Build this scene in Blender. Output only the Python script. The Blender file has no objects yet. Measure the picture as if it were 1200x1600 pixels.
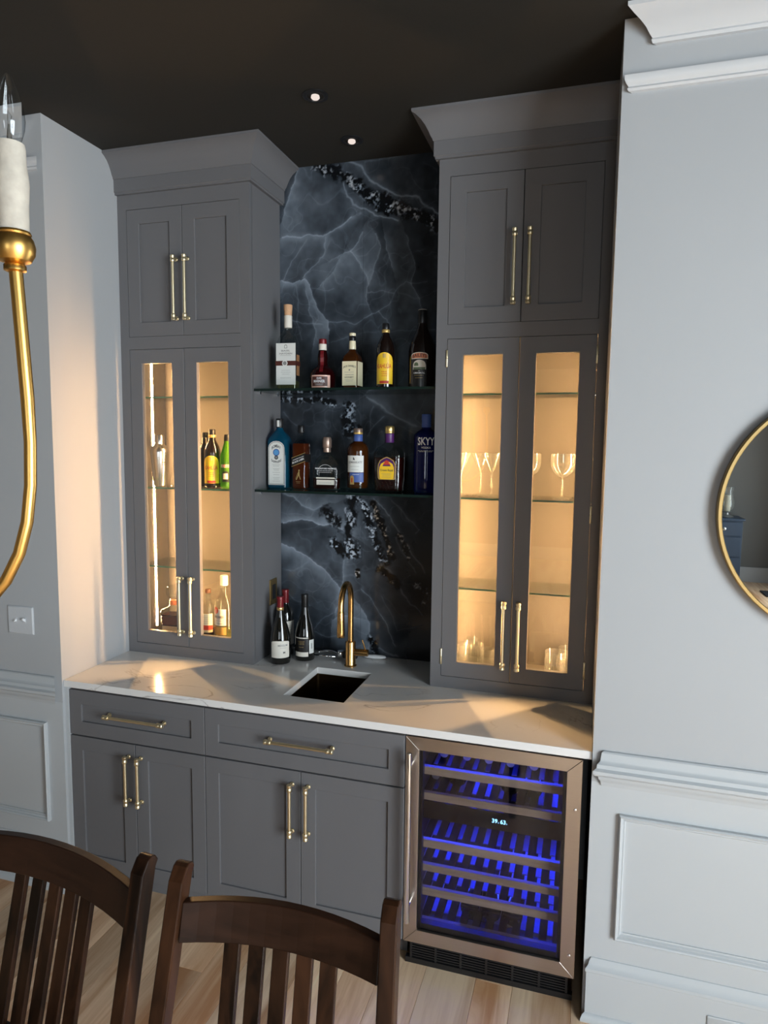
import bpy, bmesh, math, random
import numpy as np
from mathutils import Vector, Matrix
random.seed(7)
rng = np.random.default_rng(7)
PI = math.pi
SC = bpy.context.scene
COL = SC.collection

# ------------------------------------------------------------------ camera
cam_d = bpy.data.cameras.new('camera')
cam = bpy.data.objects.new('camera', cam_d)
COL.objects.link(cam)
SC.camera = cam
cam_d.sensor_fit = 'VERTICAL'
cam_d.sensor_height = 36.0
cam_d.lens = 1057.43 / 1600 * 36.0
cam_d.clip_start = 0.02
YAW, PITCH, ROLL = 0.292876, -0.101099, 0.011205
_f = Vector((-math.sin(YAW) * math.cos(PITCH), math.cos(YAW) * math.cos(PITCH), math.sin(PITCH)))
_r = Vector((math.cos(YAW), math.sin(YAW), 0))
_u = _r.cross(_f)
_rr = _r * math.cos(ROLL) + _u * math.sin(ROLL)
_uu = _u * math.cos(ROLL) - _r * math.sin(ROLL)
cam.matrix_world = Matrix(((_rr.x, _uu.x, -_f.x, 2.01325), (_rr.y, _uu.y, -_f.y, -2.18659),
                           (_rr.z, _uu.z, -_f.z, 1.87416), (0, 0, 0, 1)))

# ------------------------------------------------------------------ world, window light, exposure
world = bpy.data.worlds.new('world')
SC.world = world
world.use_nodes = True
_bg = world.node_tree.nodes['Background']
_bg.inputs[0].default_value = (0.75, 0.86, 1.0, 1)
_bg.inputs[1].default_value = 1.0
SC.view_settings.view_transform = 'Standard'
SC.view_settings.look = 'None'
SC.view_settings.exposure = 0.0
SC.view_settings.gamma = 1.0
SC.view_settings.use_curve_mapping = False
SC.cycles.max_bounces = 10
SC.cycles.diffuse_bounces = 5
SC.cycles.glossy_bounces = 5
SC.cycles.transmission_bounces = 8
SC.cycles.transparent_max_bounces = 24
SC.cycles.sample_clamp_indirect = 4.0
SC.cycles.caustics_reflective = False
SC.cycles.caustics_refractive = False


def daylight(name, loc, sx, sz, power, color, rot):
    d = bpy.data.lights.new(name, 'AREA')
    d.shape = 'RECTANGLE'
    d.size = sx
    d.size_y = sz
    d.energy = power
    d.color = color
    o = bpy.data.objects.new(name, d)
    COL.objects.link(o)
    o.location = loc
    o.rotation_euler = rot
    return o


DAY = (0.86, 0.93, 1.0)
WINX = 4.72
WZ0, WZ1 = 0.22, 2.78      # window sill and head heights
daylight('window_daylight', (WINX + 0.22, -2.9, 1.50), 2.5, 2.4, 400, DAY, (0, PI / 2, 0))
daylight('window_daylight', (WINX + 0.22, -6.9, 1.50), 2.5, 1.2, 60, DAY, (0, PI / 2, 0))  # added fill at an invented rear window, lights the chest of drawers
daylight('window_daylight', (2.5, -8.42 - 0.22, 1.50), 1.1, 2.5, 90, DAY, (PI / 2, 0, 0))  # added frontal fill behind the camera, at an invented far window
LED_STRENGTH = 370.0
LED_COLOR = (1.0, 0.55, 0.23, 1)

# ------------------------------------------------------------------ materials
MATS = {}


def nmat(name):
    m = bpy.data.materials.new(name)
    m.use_nodes = True
    nt = m.node_tree
    b = nt.nodes['Principled BSDF']
    MATS[name] = m
    return m, nt, b


def setin(b, **kw):
    for k, v in kw.items():
        k = {'rough': 'Roughness', 'metal': 'Metallic', 'coat': 'Coat Weight', 'coatr': 'Coat Roughness', 'ior': 'IOR',
             'spec': 'Specular IOR Level', 'trans': 'Transmission Weight', 'sss': 'Subsurface Weight'}[k]
        b.inputs[k].default_value = v


def rgb(c):
    return (c[0], c[1], c[2], 1)


def plain(name, color, rough=0.5, metal=0.0, noise=0.06, scale=30, bump=0.0, bscale=200, **kw):
    """paint, plastic, paper or metal with slight tonal noise and fine relief"""
    m, nt, b = nmat(name)
    setin(b, rough=rough, metal=metal, **kw)
    N, L = nt.nodes, nt.links
    tc = N.new('ShaderNodeTexCoord')
    n = N.new('ShaderNodeTexNoise')
    n.inputs['Scale'].default_value = scale
    n.inputs['Detail'].default_value = 3
    L.new(tc.outputs['Object'], n.inputs['Vector'])
    mx = N.new('ShaderNodeMix')
    mx.data_type = 'RGBA'
    mx.inputs[6].default_value = rgb([x * (1 - noise) for x in color])
    mx.inputs[7].default_value = rgb([min(1, x * (1 + noise)) for x in color])
    L.new(n.outputs['Fac'], mx.inputs[0])
    L.new(mx.outputs[2], b.inputs['Base Color'])
    if bump:
        n2 = N.new('ShaderNodeTexNoise')
        n2.inputs['Scale'].default_value = bscale
        L.new(tc.outputs['Object'], n2.inputs['Vector'])
        bp = N.new('ShaderNodeBump')
        bp.inputs['Strength'].default_value = bump
        bp.inputs['Distance'].default_value = 0.001
        L.new(n2.outputs['Fac'], bp.inputs['Height'])
        L.new(bp.outputs['Normal'], b.inputs['Normal'])
    return m


def brushed(name, color, rough, stretch, metal=1.0, amp=0.25):
    m, nt, b = nmat(name)
    setin(b, rough=rough, metal=metal)
    N, L = nt.nodes, nt.links
    tc = N.new('ShaderNodeTexCoord')
    mp = N.new('ShaderNodeMapping')
    mp.inputs['Scale'].default_value = stretch
    n = N.new('ShaderNodeTexNoise')
    n.inputs['Scale'].default_value = 1
    n.inputs['Detail'].default_value = 4
    L.new(tc.outputs['Object'], mp.inputs['Vector'])
    L.new(mp.outputs[0], n.inputs['Vector'])
    mx = N.new('ShaderNodeMix')
    mx.data_type = 'RGBA'
    mx.inputs[6].default_value = rgb([x * (1 - amp) for x in color])
    mx.inputs[7].default_value = rgb([min(1, x * (1 + amp)) for x in color])
    L.new(n.outputs['Fac'], mx.inputs[0])
    L.new(mx.outputs[2], b.inputs['Base Color'])
    return m


def wood(name, dark, light, stretch, rough=0.35, rand=0.0, coat=0.0, contrast=0.25, spec=0.5):
    """grain stretched along one axis; each object of it gets its own tone and grain offset"""
    m, nt, b = nmat(name)
    setin(b, rough=rough, coat=coat, coatr=0.12, spec=spec)
    N, L = nt.nodes, nt.links
    tc = N.new('ShaderNodeTexCoord')
    oi = N.new('ShaderNodeObjectInfo')
    off = N.new('ShaderNodeVectorMath')
    off.operation = 'ADD'
    ml = N.new('ShaderNodeMath')
    ml.operation = 'MULTIPLY'
    ml.inputs[1].default_value = 37.0
    L.new(oi.outputs['Random'], ml.inputs[0])
    L.new(tc.outputs['Object'], off.inputs[0])
    L.new(ml.outputs[0], off.inputs[1])
    mp = N.new('ShaderNodeMapping')
    mp.inputs['Scale'].default_value = stretch
    L.new(off.outputs[0], mp.inputs['Vector'])
    n = N.new('ShaderNodeTexNoise')
    n.inputs['Scale'].default_value = 1
    n.inputs['Detail'].default_value = 8
    n.inputs['Roughness'].default_value = 0.62
    n.inputs['Distortion'].default_value = 1.2
    L.new(mp.outputs[0], n.inputs['Vector'])
    n2 = N.new('ShaderNodeTexNoise')
    n2.inputs['Scale'].default_value = 0.22
    n2.inputs['Detail'].default_value = 2
    n2.inputs['Distortion'].default_value = 2.0
    L.new(mp.outputs[0], n2.inputs['Vector'])
    ad = N.new('ShaderNodeMath')
    ad.operation = 'ADD'
    L.new(n.outputs['Fac'], ad.inputs[0])
    L.new(n2.outputs['Fac'], ad.inputs[1])
    mr = N.new('ShaderNodeMapRange')
    mr.inputs['From Min'].default_value = 1.0 - contrast
    mr.inputs['From Max'].default_value = 1.0 + contrast
    L.new(ad.outputs[0], mr.inputs['Value'])
    mx = N.new('ShaderNodeMix')
    mx.data_type = 'RGBA'
    mx.inputs[6].default_value = rgb(dark)
    mx.inputs[7].default_value = rgb(light)
    L.new(mr.outputs[0], mx.inputs[0])
    hs = N.new('ShaderNodeHueSaturation')
    mr2 = N.new('ShaderNodeMapRange')
    mr2.inputs['To Min'].default_value = 1 - rand
    mr2.inputs['To Max'].default_value = 1 + rand
    L.new(oi.outputs['Random'], mr2.inputs['Value'])
    L.new(mr2.outputs[0], hs.inputs['Value'])
    L.new(mx.outputs[2], hs.inputs['Color'])
    L.new(hs.outputs[0], b.inputs['Base Color'])
    bp = N.new('ShaderNodeBump')
    bp.inputs['Strength'].default_value = 0.12
    bp.inputs['Distance'].default_value = 0.001
    L.new(n.outputs['Fac'], bp.inputs['Height'])
    L.new(bp.outputs['Normal'], b.inputs['Normal'])
    return m


def clear(name, tint, ior=1.45, rough=0.0, body=None, mix=0.0, refl=1.0):
    """thin-walled glass: light passes tinted, the rest mirrors by Fresnel; body adds some scattering colour"""
    m = bpy.data.materials.new(name)
    m.use_nodes = True
    MATS[name] = m
    nt = m.node_tree
    N, L = nt.nodes, nt.links
    for n in list(N):
        N.remove(n)
    out = N.new('ShaderNodeOutputMaterial')
    tr = N.new('ShaderNodeBsdfTransparent')
    tr.inputs[0].default_value = rgb(tint)
    gl = N.new('ShaderNodeBsdfGlossy')
    gl.inputs['Roughness'].default_value = rough
    # Schlick Fresnel, the same from both sides of the thin wall
    lw = N.new('ShaderNodeLayerWeight')
    lw.inputs[0].default_value = 0.5
    pw = N.new('ShaderNodeMath')
    pw.operation = 'POWER'
    pw.inputs[1].default_value = 5.0
    L.new(lw.outputs['Facing'], pw.inputs[0])
    f0 = ((ior - 1) / (ior + 1)) ** 2
    fr = N.new('ShaderNodeMapRange')
    fr.inputs['To Min'].default_value = f0
    L.new(pw.outputs[0], fr.inputs['Value'])
    base = tr.outputs[0]
    if body:
        df = N.new('ShaderNodeBsdfDiffuse')
        tl = N.new('ShaderNodeBsdfTranslucent')
        nz = N.new('ShaderNodeTexNoise')
        nz.inputs['Scale'].default_value = 40
        cm = N.new('ShaderNodeMix')
        cm.data_type = 'RGBA'
        cm.inputs[6].default_value = rgb([x * 0.85 for x in body])
        cm.inputs[7].default_value = rgb(body)
        L.new(nz.outputs['Fac'], cm.inputs[0])
        L.new(cm.outputs[2], df.inputs[0])
        L.new(cm.outputs[2], tl.inputs[0])
        a = N.new('ShaderNodeMixShader')
        a.inputs[0].default_value = 0.5
        L.new(df.outputs[0], a.inputs[1])
        L.new(tl.outputs[0], a.inputs[2])
        b = N.new('ShaderNodeMixShader')
        b.inputs[0].default_value = mix
        L.new(tr.outputs[0], b.inputs[1])
        L.new(a.outputs[0], b.inputs[2])
        base = b.outputs[0]
    ml = N.new('ShaderNodeMath')
    ml.operation = 'MULTIPLY'
    ml.inputs[1].default_value = refl
    L.new(fr.outputs[0], ml.inputs[0])
    mx = N.new('ShaderNodeMixShader')
    L.new(ml.outputs[0], mx.inputs[0])
    L.new(base, mx.inputs[1])
    L.new(gl.outputs[0], mx.inputs[2])
    L.new(mx.outputs[0], out.inputs[0])
    return m


def emit(name, color, strength):
    m = bpy.data.materials.new(name)
    m.use_nodes = True
    MATS[name] = m
    nt = m.node_tree
    for n in list(nt.nodes):
        nt.nodes.remove(n)
    out = nt.nodes.new('ShaderNodeOutputMaterial')
    e = nt.nodes.new('ShaderNodeEmission')
    e.inputs[0].default_value = color
    e.inputs[1].default_value = strength
    nt.links.new(e.outputs[0], out.inputs[0])
    return m


plain('wall_paint', (0.405, 0.418, 0.43), 0.6, noise=0.015, scale=3, bump=0.05, bscale=300)
plain('trim_paint', (0.47, 0.495, 0.51), 0.38, noise=0.012, scale=4)
plain('crown_paint', (0.56, 0.57, 0.58), 0.38, noise=0.012, scale=4)
plain('far_wall_paint', (0.17, 0.17, 0.16), 0.7, noise=0.03, scale=2, bump=0.05)
plain('ceiling_paint', (0.0145, 0.0125, 0.0088), 0.8, noise=0.08, scale=60, bump=0.2, bscale=150)
plain('cabinet_paint', (0.145, 0.144, 0.150), 0.48, spec=0.3, noise=0.02, scale=6, bump=0.03, bscale=250)
plain('interior_laminate', (0.105, 0.094, 0.078), 0.5, noise=0.03, scale=5)
plain('black_plastic', (0.010, 0.010, 0.011), 0.4)
plain('black_void', (0.004, 0.004, 0.004), 0.8)
plain('brass_satin', (0.92, 0.79, 0.52), 0.36, 1.0, noise=0.05)
brushed('brushed_gold', (0.62, 0.36, 0.13), 0.27, (60, 60, 6), amp=0.15)
plain('antique_gold', (0.62, 0.36, 0.10), 0.34, 1.0, noise=0.12, scale=18)
plain('mirror_gold', (0.52, 0.36, 0.15), 0.36, 1.0, noise=0.06)
brushed('bronze_sink', (0.16, 0.10, 0.045), 0.30, (4, 4, 160), amp=0.2)
brushed('fridge_steel', (0.56, 0.50, 0.44), 0.30, (3, 3, 300), amp=0.06)
plain('chrome', (0.85, 0.85, 0.86), 0.08, 1.0, noise=0.02)
plain('steel_shaker', (0.80, 0.79, 0.78), 0.26, 1.0, noise=0.02)
plain('mirror_silver', (0.86, 0.88, 0.87), 0.0, 1.0, noise=0.0)
plain('white_plastic', (0.72, 0.73, 0.74), 0.35, noise=0.01)
plain('switch_plastic', (0.52, 0.54, 0.56), 0.35, noise=0.01)
plain('plaster_sleeve', (0.37, 0.335, 0.28), 0.8, noise=0.30, scale=60, bump=0.5, bscale=90)
plain('navy_paint', (0.030, 0.055, 0.095), 0.4, noise=0.05)
plain('pewter', (0.45, 0.46, 0.45), 0.35, 0.8)
plain('candle_wax', (0.80, 0.76, 0.62), 0.5, sss=0.0)
plain('rug_dark', (0.015, 0.016, 0.02), 0.95, noise=0.3, scale=90)
plain('fridge_liner', (0.42, 0.42, 0.50), 0.45)  # pale surface for the added trays that bounce the blue light
plain('dark_slat', (0.010, 0.007, 0.003), 0.9, spec=0.05, noise=0.2)
wood('shelf_beech', (0.42, 0.30, 0.20), (0.60, 0.46, 0.33), (3, 40, 40), 0.5, 0.04)
wood('walnut_chair', (0.004, 0.0018, 0.0010), (0.046, 0.018, 0.008), (18, 18, 2.0), 0.32, 0.10, 0.0, 0.24, 0.22)
wood('walnut_rail', (0.004, 0.0018, 0.0010), (0.031, 0.013, 0.007), (2.0, 18, 18), 0.32, 0.10, 0.0, 0.24, 0.22)
wood('floor_plank', (0.52, 0.265, 0.125), (0.98, 0.74, 0.50), (14, 1.1, 14), 0.42, 0.20, 0.0, 0.24, 0.35)
clear('pane_glass', (0.97, 0.98, 0.975), 1.45, 0.0)
clear('shelf_glass', (0.94, 0.975, 0.955), 1.35, 0.0)
clear('dark_shelf_glass', (0.55, 0.72, 0.68), 1.45, 0.0)
plain('shelf_edge_dark', (0.006, 0.016, 0.013), 0.12)
plain('shelf_edge_green', (0.10, 0.20, 0.11), 0.15)
clear('fridge_glass', (0.74, 0.74, 0.77), 1.5, 0.03)
clear('stem_glass', (0.95, 0.96, 0.95), 1.7, 0.06, (0.85, 0.85, 0.82), 0.09)  # slight white body stands in for the glow of refracted light
clear('bottle_glass', (0.90, 0.93, 0.92), 1.5, 0.02)
clear('bulb_glass', (0.90, 0.92, 0.93), 1.6, 0.0)
clear('blue_glass', (0.03, 0.30, 0.55), 1.5, 0.02, (0.012, 0.17, 0.30), 0.55)
clear('cobalt_glass', (0.02, 0.03, 0.40), 1.5, 0.03, (0.010, 0.016, 0.16), 0.75)
clear('green_glass', (0.20, 0.55, 0.06), 1.5, 0.02, (0.16, 0.42, 0.03), 0.5)
clear('amber_liquor', (0.42, 0.13, 0.02), 1.35, 0.03, (0.20, 0.055, 0.012), 0.55)
clear('red_amber_liquor', (0.34, 0.06, 0.012), 1.35, 0.03, (0.23, 0.042, 0.010), 0.6)
clear('dark_liquor', (0.16, 0.03, 0.015), 1.35, 0.03, (0.045, 0.008, 0.006), 0.7)
clear('pale_liquor', (0.80, 0.82, 0.55), 1.35, 0.02, (0.5, 0.5, 0.2), 0.15)
clear('red_glass', (0.30, 0.015, 0.012), 1.5, 0.03, (0.045, 0.003, 0.004), 0.75)
plain('wine_glass_dark', (0.006, 0.006, 0.005), 0.05, noise=0.05, coat=0.5)
plain('brown_bottle', (0.008, 0.004, 0.003), 0.06, noise=0.05, coat=0.5)
plain('foil_red', (0.16, 0.008, 0.012), 0.35, 0.2)
plain('foil_black', (0.008, 0.008, 0.009), 0.35)
plain('foil_silver', (0.55, 0.54, 0.52), 0.35, 0.9)
plain('foil_gold', (0.75, 0.50, 0.20), 0.3, 0.9)
plain('cork', (0.62, 0.36, 0.20), 0.8, noise=0.2, scale=200)
plain('copper_band', (0.60, 0.30, 0.14), 0.4, 0.5)
plain('brown_belt', (0.075, 0.018, 0.012), 0.5)
plain('label_white', (0.70, 0.71, 0.68), 0.6, noise=0.02)
plain('label_cream', (0.78, 0.70, 0.48), 0.6, coat=0.6, coatr=0.12, noise=0.02)
plain('label_ivory', (0.72, 0.68, 0.60), 0.6, noise=0.02)
plain('label_pink', (0.75, 0.44, 0.36), 0.5, coat=0.6, coatr=0.12, noise=0.02)
plain('label_yellow', (0.88, 0.55, 0.02), 0.5, coat=0.6, coatr=0.12, noise=0.02)
plain('label_orange', (0.70, 0.22, 0.10), 0.5, coat=0.6, coatr=0.12, noise=0.02)
plain('label_red', (0.55, 0.045, 0.02), 0.5)
plain('label_black', (0.008, 0.007, 0.007), 0.4, coat=0.6, coatr=0.12)
plain('label_blue', (0.05, 0.10, 0.32), 0.5)
plain('label_skyblue', (0.10, 0.32, 0.62), 0.5)
plain('label_purple', (0.07, 0.012, 0.11), 0.4)
plain('label_gold', (0.62, 0.42, 0.14), 0.35, 0.5)
plain('label_green', (0.12, 0.16, 0.09), 0.5)
plain('cap_gold', (0.72, 0.52, 0.20), 0.3, 0.9)
plain('cap_rose', (0.36, 0.26, 0.21), 0.35, 0.7)
plain('cap_white', (0.80, 0.80, 0.74), 0.4)
plain('cap_brown', (0.12, 0.045, 0.02), 0.4)
plain('ink_dark', (0.03, 0.03, 0.035), 0.6, noise=0)
plain('ink_grey', (0.22, 0.22, 0.22), 0.6, noise=0)
plain('ink_white', (0.85, 0.86, 0.88), 0.5, noise=0)
plain('ink_red', (0.55, 0.05, 0.02), 0.5, noise=0)
plain('ink_gold', (0.60, 0.42, 0.16), 0.4, 0.5, noise=0)
emit('led_warm', LED_COLOR, LED_STRENGTH)
emit('led_blue', (0.015, 0.035, 1.0, 1), 120.0)
emit('display_blue', (0.25, 0.65, 1.0, 1), 5.0)
plain('filament', (0.3, 0.28, 0.25), 0.4, 0.9)
emit('lamp_reflector', (1.0, 0.86, 0.78, 1), 0.9)  # weak emission stands in for the bright glint on unlit lamps


def quartz():
    m, nt, b = nmat('quartz')
    setin(b, rough=0.14)
    N, L = nt.nodes, nt.links
    tc = N.new('ShaderNodeTexCoord')
    n = N.new('ShaderNodeTexNoise')
    n.inputs['Scale'].default_value = 2.2
    n.inputs['Detail'].default_value = 6
    n.inputs['Distortion'].default_value = 1.4
    L.new(tc.outputs['Object'], n.inputs['Vector'])
    s = N.new('ShaderNodeMath')
    s.operation = 'SUBTRACT'
    s.inputs[1].default_value = 0.5
    L.new(n.outputs['Fac'], s.inputs[0])
    a = N.new('ShaderNodeMath')
    a.operation = 'ABSOLUTE'
    L.new(s.outputs[0], a.inputs[0])
    r = N.new('ShaderNodeMapRange')
    r.inputs['From Max'].default_value = 0.010
    r.inputs['To Min'].default_value = 0.75
    r.inputs['To Max'].default_value = 0.0
    L.new(a.outputs[0], r.inputs['Value'])
    n2 = N.new('ShaderNodeTexNoise')
    n2.inputs['Scale'].default_value = 3.0
    L.new(tc.outputs['Object'], n2.inputs['Vector'])
    r2 = N.new('ShaderNodeMapRange')
    r2.inputs['From Min'].default_value = 0.48
    r2.inputs['From Max'].default_value = 0.62
    L.new(n2.outputs['Fac'], r2.inputs['Value'])
    ml = N.new('ShaderNodeMath')
    ml.operation = 'MULTIPLY'
    L.new(r.outputs[0], ml.inputs[0])
    L.new(r2.outputs[0], ml.inputs[1])
    mx = N.new('ShaderNodeMix')
    mx.data_type = 'RGBA'
    mx.inputs[6].default_value = (0.76, 0.75, 0.73, 1)
    mx.inputs[7].default_value = (0.36, 0.33, 0.31, 1)
    L.new(ml.outputs[0], mx.inputs[0])
    L.new(mx.outputs[2], b.inputs['Base Color'])


quartz()


def marble():
    m, nt, b = nmat('onyx_marble')
    setin(b, rough=0.16)
    N, L = nt.nodes, nt.links
    at = N.new('ShaderNodeAttribute')
    at.attribute_name = 'stone'
    tc = N.new('ShaderNodeTexCoord')
    n = N.new('ShaderNodeTexNoise')
    n.inputs['Scale'].default_value = 22
    n.inputs['Detail'].default_value = 6
    L.new(tc.outputs['Object'], n.inputs['Vector'])
    mr = N.new('ShaderNodeMapRange')
    mr.inputs['To Min'].default_value = 0.72
    mr.inputs['To Max'].default_value = 1.28
    L.new(n.outputs['Fac'], mr.inputs['Value'])
    mx = N.new('ShaderNodeMix')
    mx.data_type = 'RGBA'
    mx.blend_type = 'MULTIPLY'
    mx.inputs[0].default_value = 1
    L.new(at.outputs['Color'], mx.inputs[6])
    L.new(mr.outputs[0], mx.inputs[7])
    L.new(mx.outputs[2], b.inputs['Base Color'])


marble()


# ------------------------------------------------------------------ mesh helpers
class MB:
    def __init__(s):
        s.v, s.f = [], []

    def add(s, verts, faces):
        n = len(s.v)
        s.v += [tuple(p) for p in verts]
        s.f += [tuple(i + n for i in q) for q in faces]
        return s

    def box(s, x0, x1, y0, y1, z0, z1):
        return s.add([(x0, y0, z0), (x1, y0, z0), (x1, y1, z0), (x0, y1, z0), (x0, y0, z1), (x1, y0, z1), (x1, y1, z1), (x0, y1, z1)],
                     [(0, 3, 2, 1), (4, 5, 6, 7), (0, 1, 5, 4), (1, 2, 6, 5), (2, 3, 7, 6), (3, 0, 4, 7)])

    def loops(s, rings, cap0=True, cap1=True, close=True):
        """skin a list of rings with equal vertex counts"""
        n = len(rings[0])
        vs = [p for r in rings for p in r]
        fs = []
        for k in range(len(rings) - 1):
            for i in range(n if close else n - 1):
                j = (i + 1) % n
                fs.append((k * n + i, k * n + j, (k + 1) * n + j, (k + 1) * n + i))
        if cap0:
            fs.append(tuple(range(n - 1, -1, -1)))
        if cap1:
            b = (len(rings) - 1) * n
            fs.append(tuple(range(b, b + n)))
        return s.add(vs, fs)

    def lathe(s, prof, c=(0, 0, 0), n=28, axis='z', cap0=True, cap1=True):
        rings = []
        for r, h in prof:
            ring = []
            for i in range(n):
                a = 2 * PI * i / n
                p = (r * math.cos(a), r * math.sin(a), h)
                if axis == 'x':
                    p = (p[2], p[0], p[1])
                elif axis == 'y':
                    p = (p[0], -p[2], p[1])
                ring.append((c[0] + p[0], c[1] + p[1], c[2] + p[2]))
            rings.append(ring)
        return s.loops(rings, cap0, cap1)

    def tube(s, pts, r, n=12, cap=True):
        pts = [Vector(p) for p in pts]
        rr = r if isinstance(r, (list, tuple)) else [r] * len(pts)
        rings = []
        t = (pts[1] - pts[0]).normalized()
        u = t.orthogonal().normalized()
        for k, p in enumerate(pts):
            a = pts[max(0, k - 1)]
            b = pts[min(len(pts) - 1, k + 1)]
            t = (b - a).normalized()
            u = (u - t * u.dot(t)).normalized()
            w = t.cross(u)
            rings.append([tuple(p + (u * math.cos(2 * PI * i / n) + w * math.sin(2 * PI * i / n)) * rr[k]) for i in range(n)])
        return s.loops(rings, cap, cap)

    def prism(s, poly, a, b, axis='y'):
        """polygon in the two other axes, from a to b along axis"""
        def P(q, h):
            return {'y': (q[0], h, q[1]), 'x': (h, q[0], q[1]), 'z': (q[0], q[1], h)}[axis]
        return s.loops([[P(q, a) for q in poly], [P(q, b) for q in poly]])

    def build(s, name, mat, parent=None, smooth=None, bevel=0, origin=None, seg=2, mats=None):
        me = bpy.data.meshes.new(name)
        o = origin if origin is not None else (root_of(parent).location if parent and not root_of(parent).get('_local') else (0, 0, 0))
        me.from_pydata([(p[0] - o[0], p[1] - o[1], p[2] - o[2]) for p in s.v], [], s.f)
        me.validate()
        bm = bmesh.new()
        bm.from_mesh(me)
        bmesh.ops.recalc_face_normals(bm, faces=bm.faces)
        bm.to_mesh(me)
        bm.free()
        me.materials.append(MATS[mat])
        if smooth:
            me.shade_smooth()
            me.set_sharp_from_angle(angle=math.radians(smooth))
        ob = bpy.data.objects.new(name, me)
        COL.objects.link(ob)
        if parent:
            ob.parent = parent
        elif origin is not None:
            ob.location = origin
        if bevel:
            b = ob.modifiers.new('bevel', 'BEVEL')
            b.width = bevel
            b.segments = seg
            b.limit_method = 'ANGLE'
            b.angle_limit = math.radians(40)
        return ob


def root_of(o):
    while o.parent:
        o = o.parent
    return o


def thing(name, label, cat, loc=(0, 0, 0), rot=(0, 0, 0), group=None, local=False):
    o = bpy.data.objects.new(name, None)
    o.empty_display_size = 0.05
    COL.objects.link(o)
    o.location = loc
    o.rotation_euler = rot
    o['label'] = label
    o['category'] = cat
    if group:
        o['group'] = group
    if local:
        o['_local'] = 1
    return o


def tag(o, label, cat, group=None):
    o['label'] = label
    o['category'] = cat
    if group:
        o['group'] = group
    return o


def struct(o):
    o['kind'] = 'structure'
    return o


def copy_tree(o, parent=None):
    c = o.copy()
    COL.objects.link(c)
    if parent:
        c.parent = parent
    for ch in list(o.children):
        copy_tree(ch, c)
    return c


def rrect(hw, hd, r, z, n=4, c=(0, 0)):
    """rounded rectangle ring"""
    r = min(r, hw, hd)
    out = []
    for cx, cy, a0 in ((hw - r, hd - r, 0), (-hw + r, hd - r, PI / 2), (-hw + r, -hd + r, PI), (hw - r, -hd + r, 1.5 * PI)):
        for i in range(n + 1):
            a = a0 + i * PI / 2 / n
            out.append((c[0] + cx + r * math.cos(a), c[1] + cy + r * math.sin(a), z))
    return out


_TXT = {}


def text_geo(s, w, h):
    """flat glyph mesh centred on the origin, fitted into w x h"""
    if s not in _TXT:
        cu = bpy.data.curves.new('lettering', 'FONT')
        cu.body = s
        cu.align_x = 'CENTER'
        cu.resolution_u = 2
        cu.offset = 0.018
        ob = bpy.data.objects.new('lettering', cu)
        COL.objects.link(ob)
        me = ob.to_mesh()
        _TXT[s] = ([tuple(v.co[:2]) for v in me.vertices], [tuple(p.vertices) for p in me.polygons])
        ob.to_mesh_clear()
        bpy.data.objects.remove(ob)
        bpy.data.curves.remove(cu)
    vs, fs = _TXT[s]
    x0, x1 = min(v[0] for v in vs), max(v[0] for v in vs)
    y0, y1 = min(v[1] for v in vs), max(v[1] for v in vs)
    kx, ky = w / (x1 - x0), h / max(y1 - y0, 1e-6)
    return [((v[0] - (x0 + x1) / 2) * kx, (v[1] - (y0 + y1) / 2) * ky) for v in vs], fs

# ================================================================== the room
YW = -0.017          # front plane of the side walls
XL, XR = 0.004, 2.061
YB = 0.699
ZC = 3.085
ZK = 0.903           # worktop

floor = struct(MB().box(-2.7, 4.84, -8.3, 0.80, -0.06, -0.012).build('floor', 'floor_plank'))
# boards one by one where the photograph shows them, running towards the bar
bx = -0.62
k = 0
plank_cache = {}
while bx < 2.75:
    w = (0.127, 0.152, 0.178, 0.127, 0.197, 0.152)[k % 6]
    y = -2.9 - rng.uniform(0, 0.9)
    while y < 0.79:
        ln = (1.1, 1.6, 0.8, 1.35)[int(rng.integers(0, 4))]
        key = (round(w, 3), ln)
        if key not in plank_cache:
            b = MB()
            hw, e = w / 2 - 0.0004, 0.0015
            b.loops([rrect(hw, ln / 2 - 0.0004, 0.0001, -0.012, 1), rrect(hw, ln / 2 - 0.0004, 0.0001, -e, 1), rrect(hw - e * 0.6, ln / 2 - e * 0.6, 0.0001, 0, 1)])
            o = b.build('plank', 'floor_plank', None, origin=(0, 0, 0))
            plank_cache[key] = o.data
        else:
            o = bpy.data.objects.new('plank', plank_cache[key])
            COL.objects.link(o)
        o.parent = floor
        o.location = (bx + w / 2, y + ln / 2, 0)
        y += ln
    bx += w
    k += 1
b = MB()
for x0, x1, y0, y1 in ((-2.7, -0.62, -8.3, 0.79), (bx, 4.84, -8.3, 0.79), (-0.62, bx, -8.3, -3.85)):
    x = x0
    while x < x1 - 0.02:
        xx = min(x + 0.15, x1)
        b.box(x + 0.0006, xx - 0.0006, y0, y1, -0.012, -0.0002 if y1 < 0 else -0.0004)
        x = xx
o = b.build('distant_planks', 'floor_plank', floor)
o['kind'] = 'stuff'
struct(MB().box(-2.7, 4.84, -8.3, 0.80, ZC, ZC + 0.12).build('ceiling', 'ceiling_paint'))
struct(MB().box(-2.7, XL, YW, 0.80, 0, ZC).build('wall_left', 'wall_paint'))
struct(MB().box(XR, 4.84, YW, 0.80, 0, ZC).build('wall_right', 'wall_paint'))
wall_back = struct(MB().box(XL, XR, YB + 0.012, 0.80, 0, ZC).build('wall_back', 'wall_paint'))
b = MB().box(-2.7, 1.95, -8.42, -8.3, 0, ZC).box(3.05, 4.84, -8.42, -8.3, 0, ZC)
b.box(1.95, 3.05, -8.42, -8.3, 0, WZ0).box(1.95, 3.05, -8.42, -8.3, WZ1, ZC)
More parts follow.
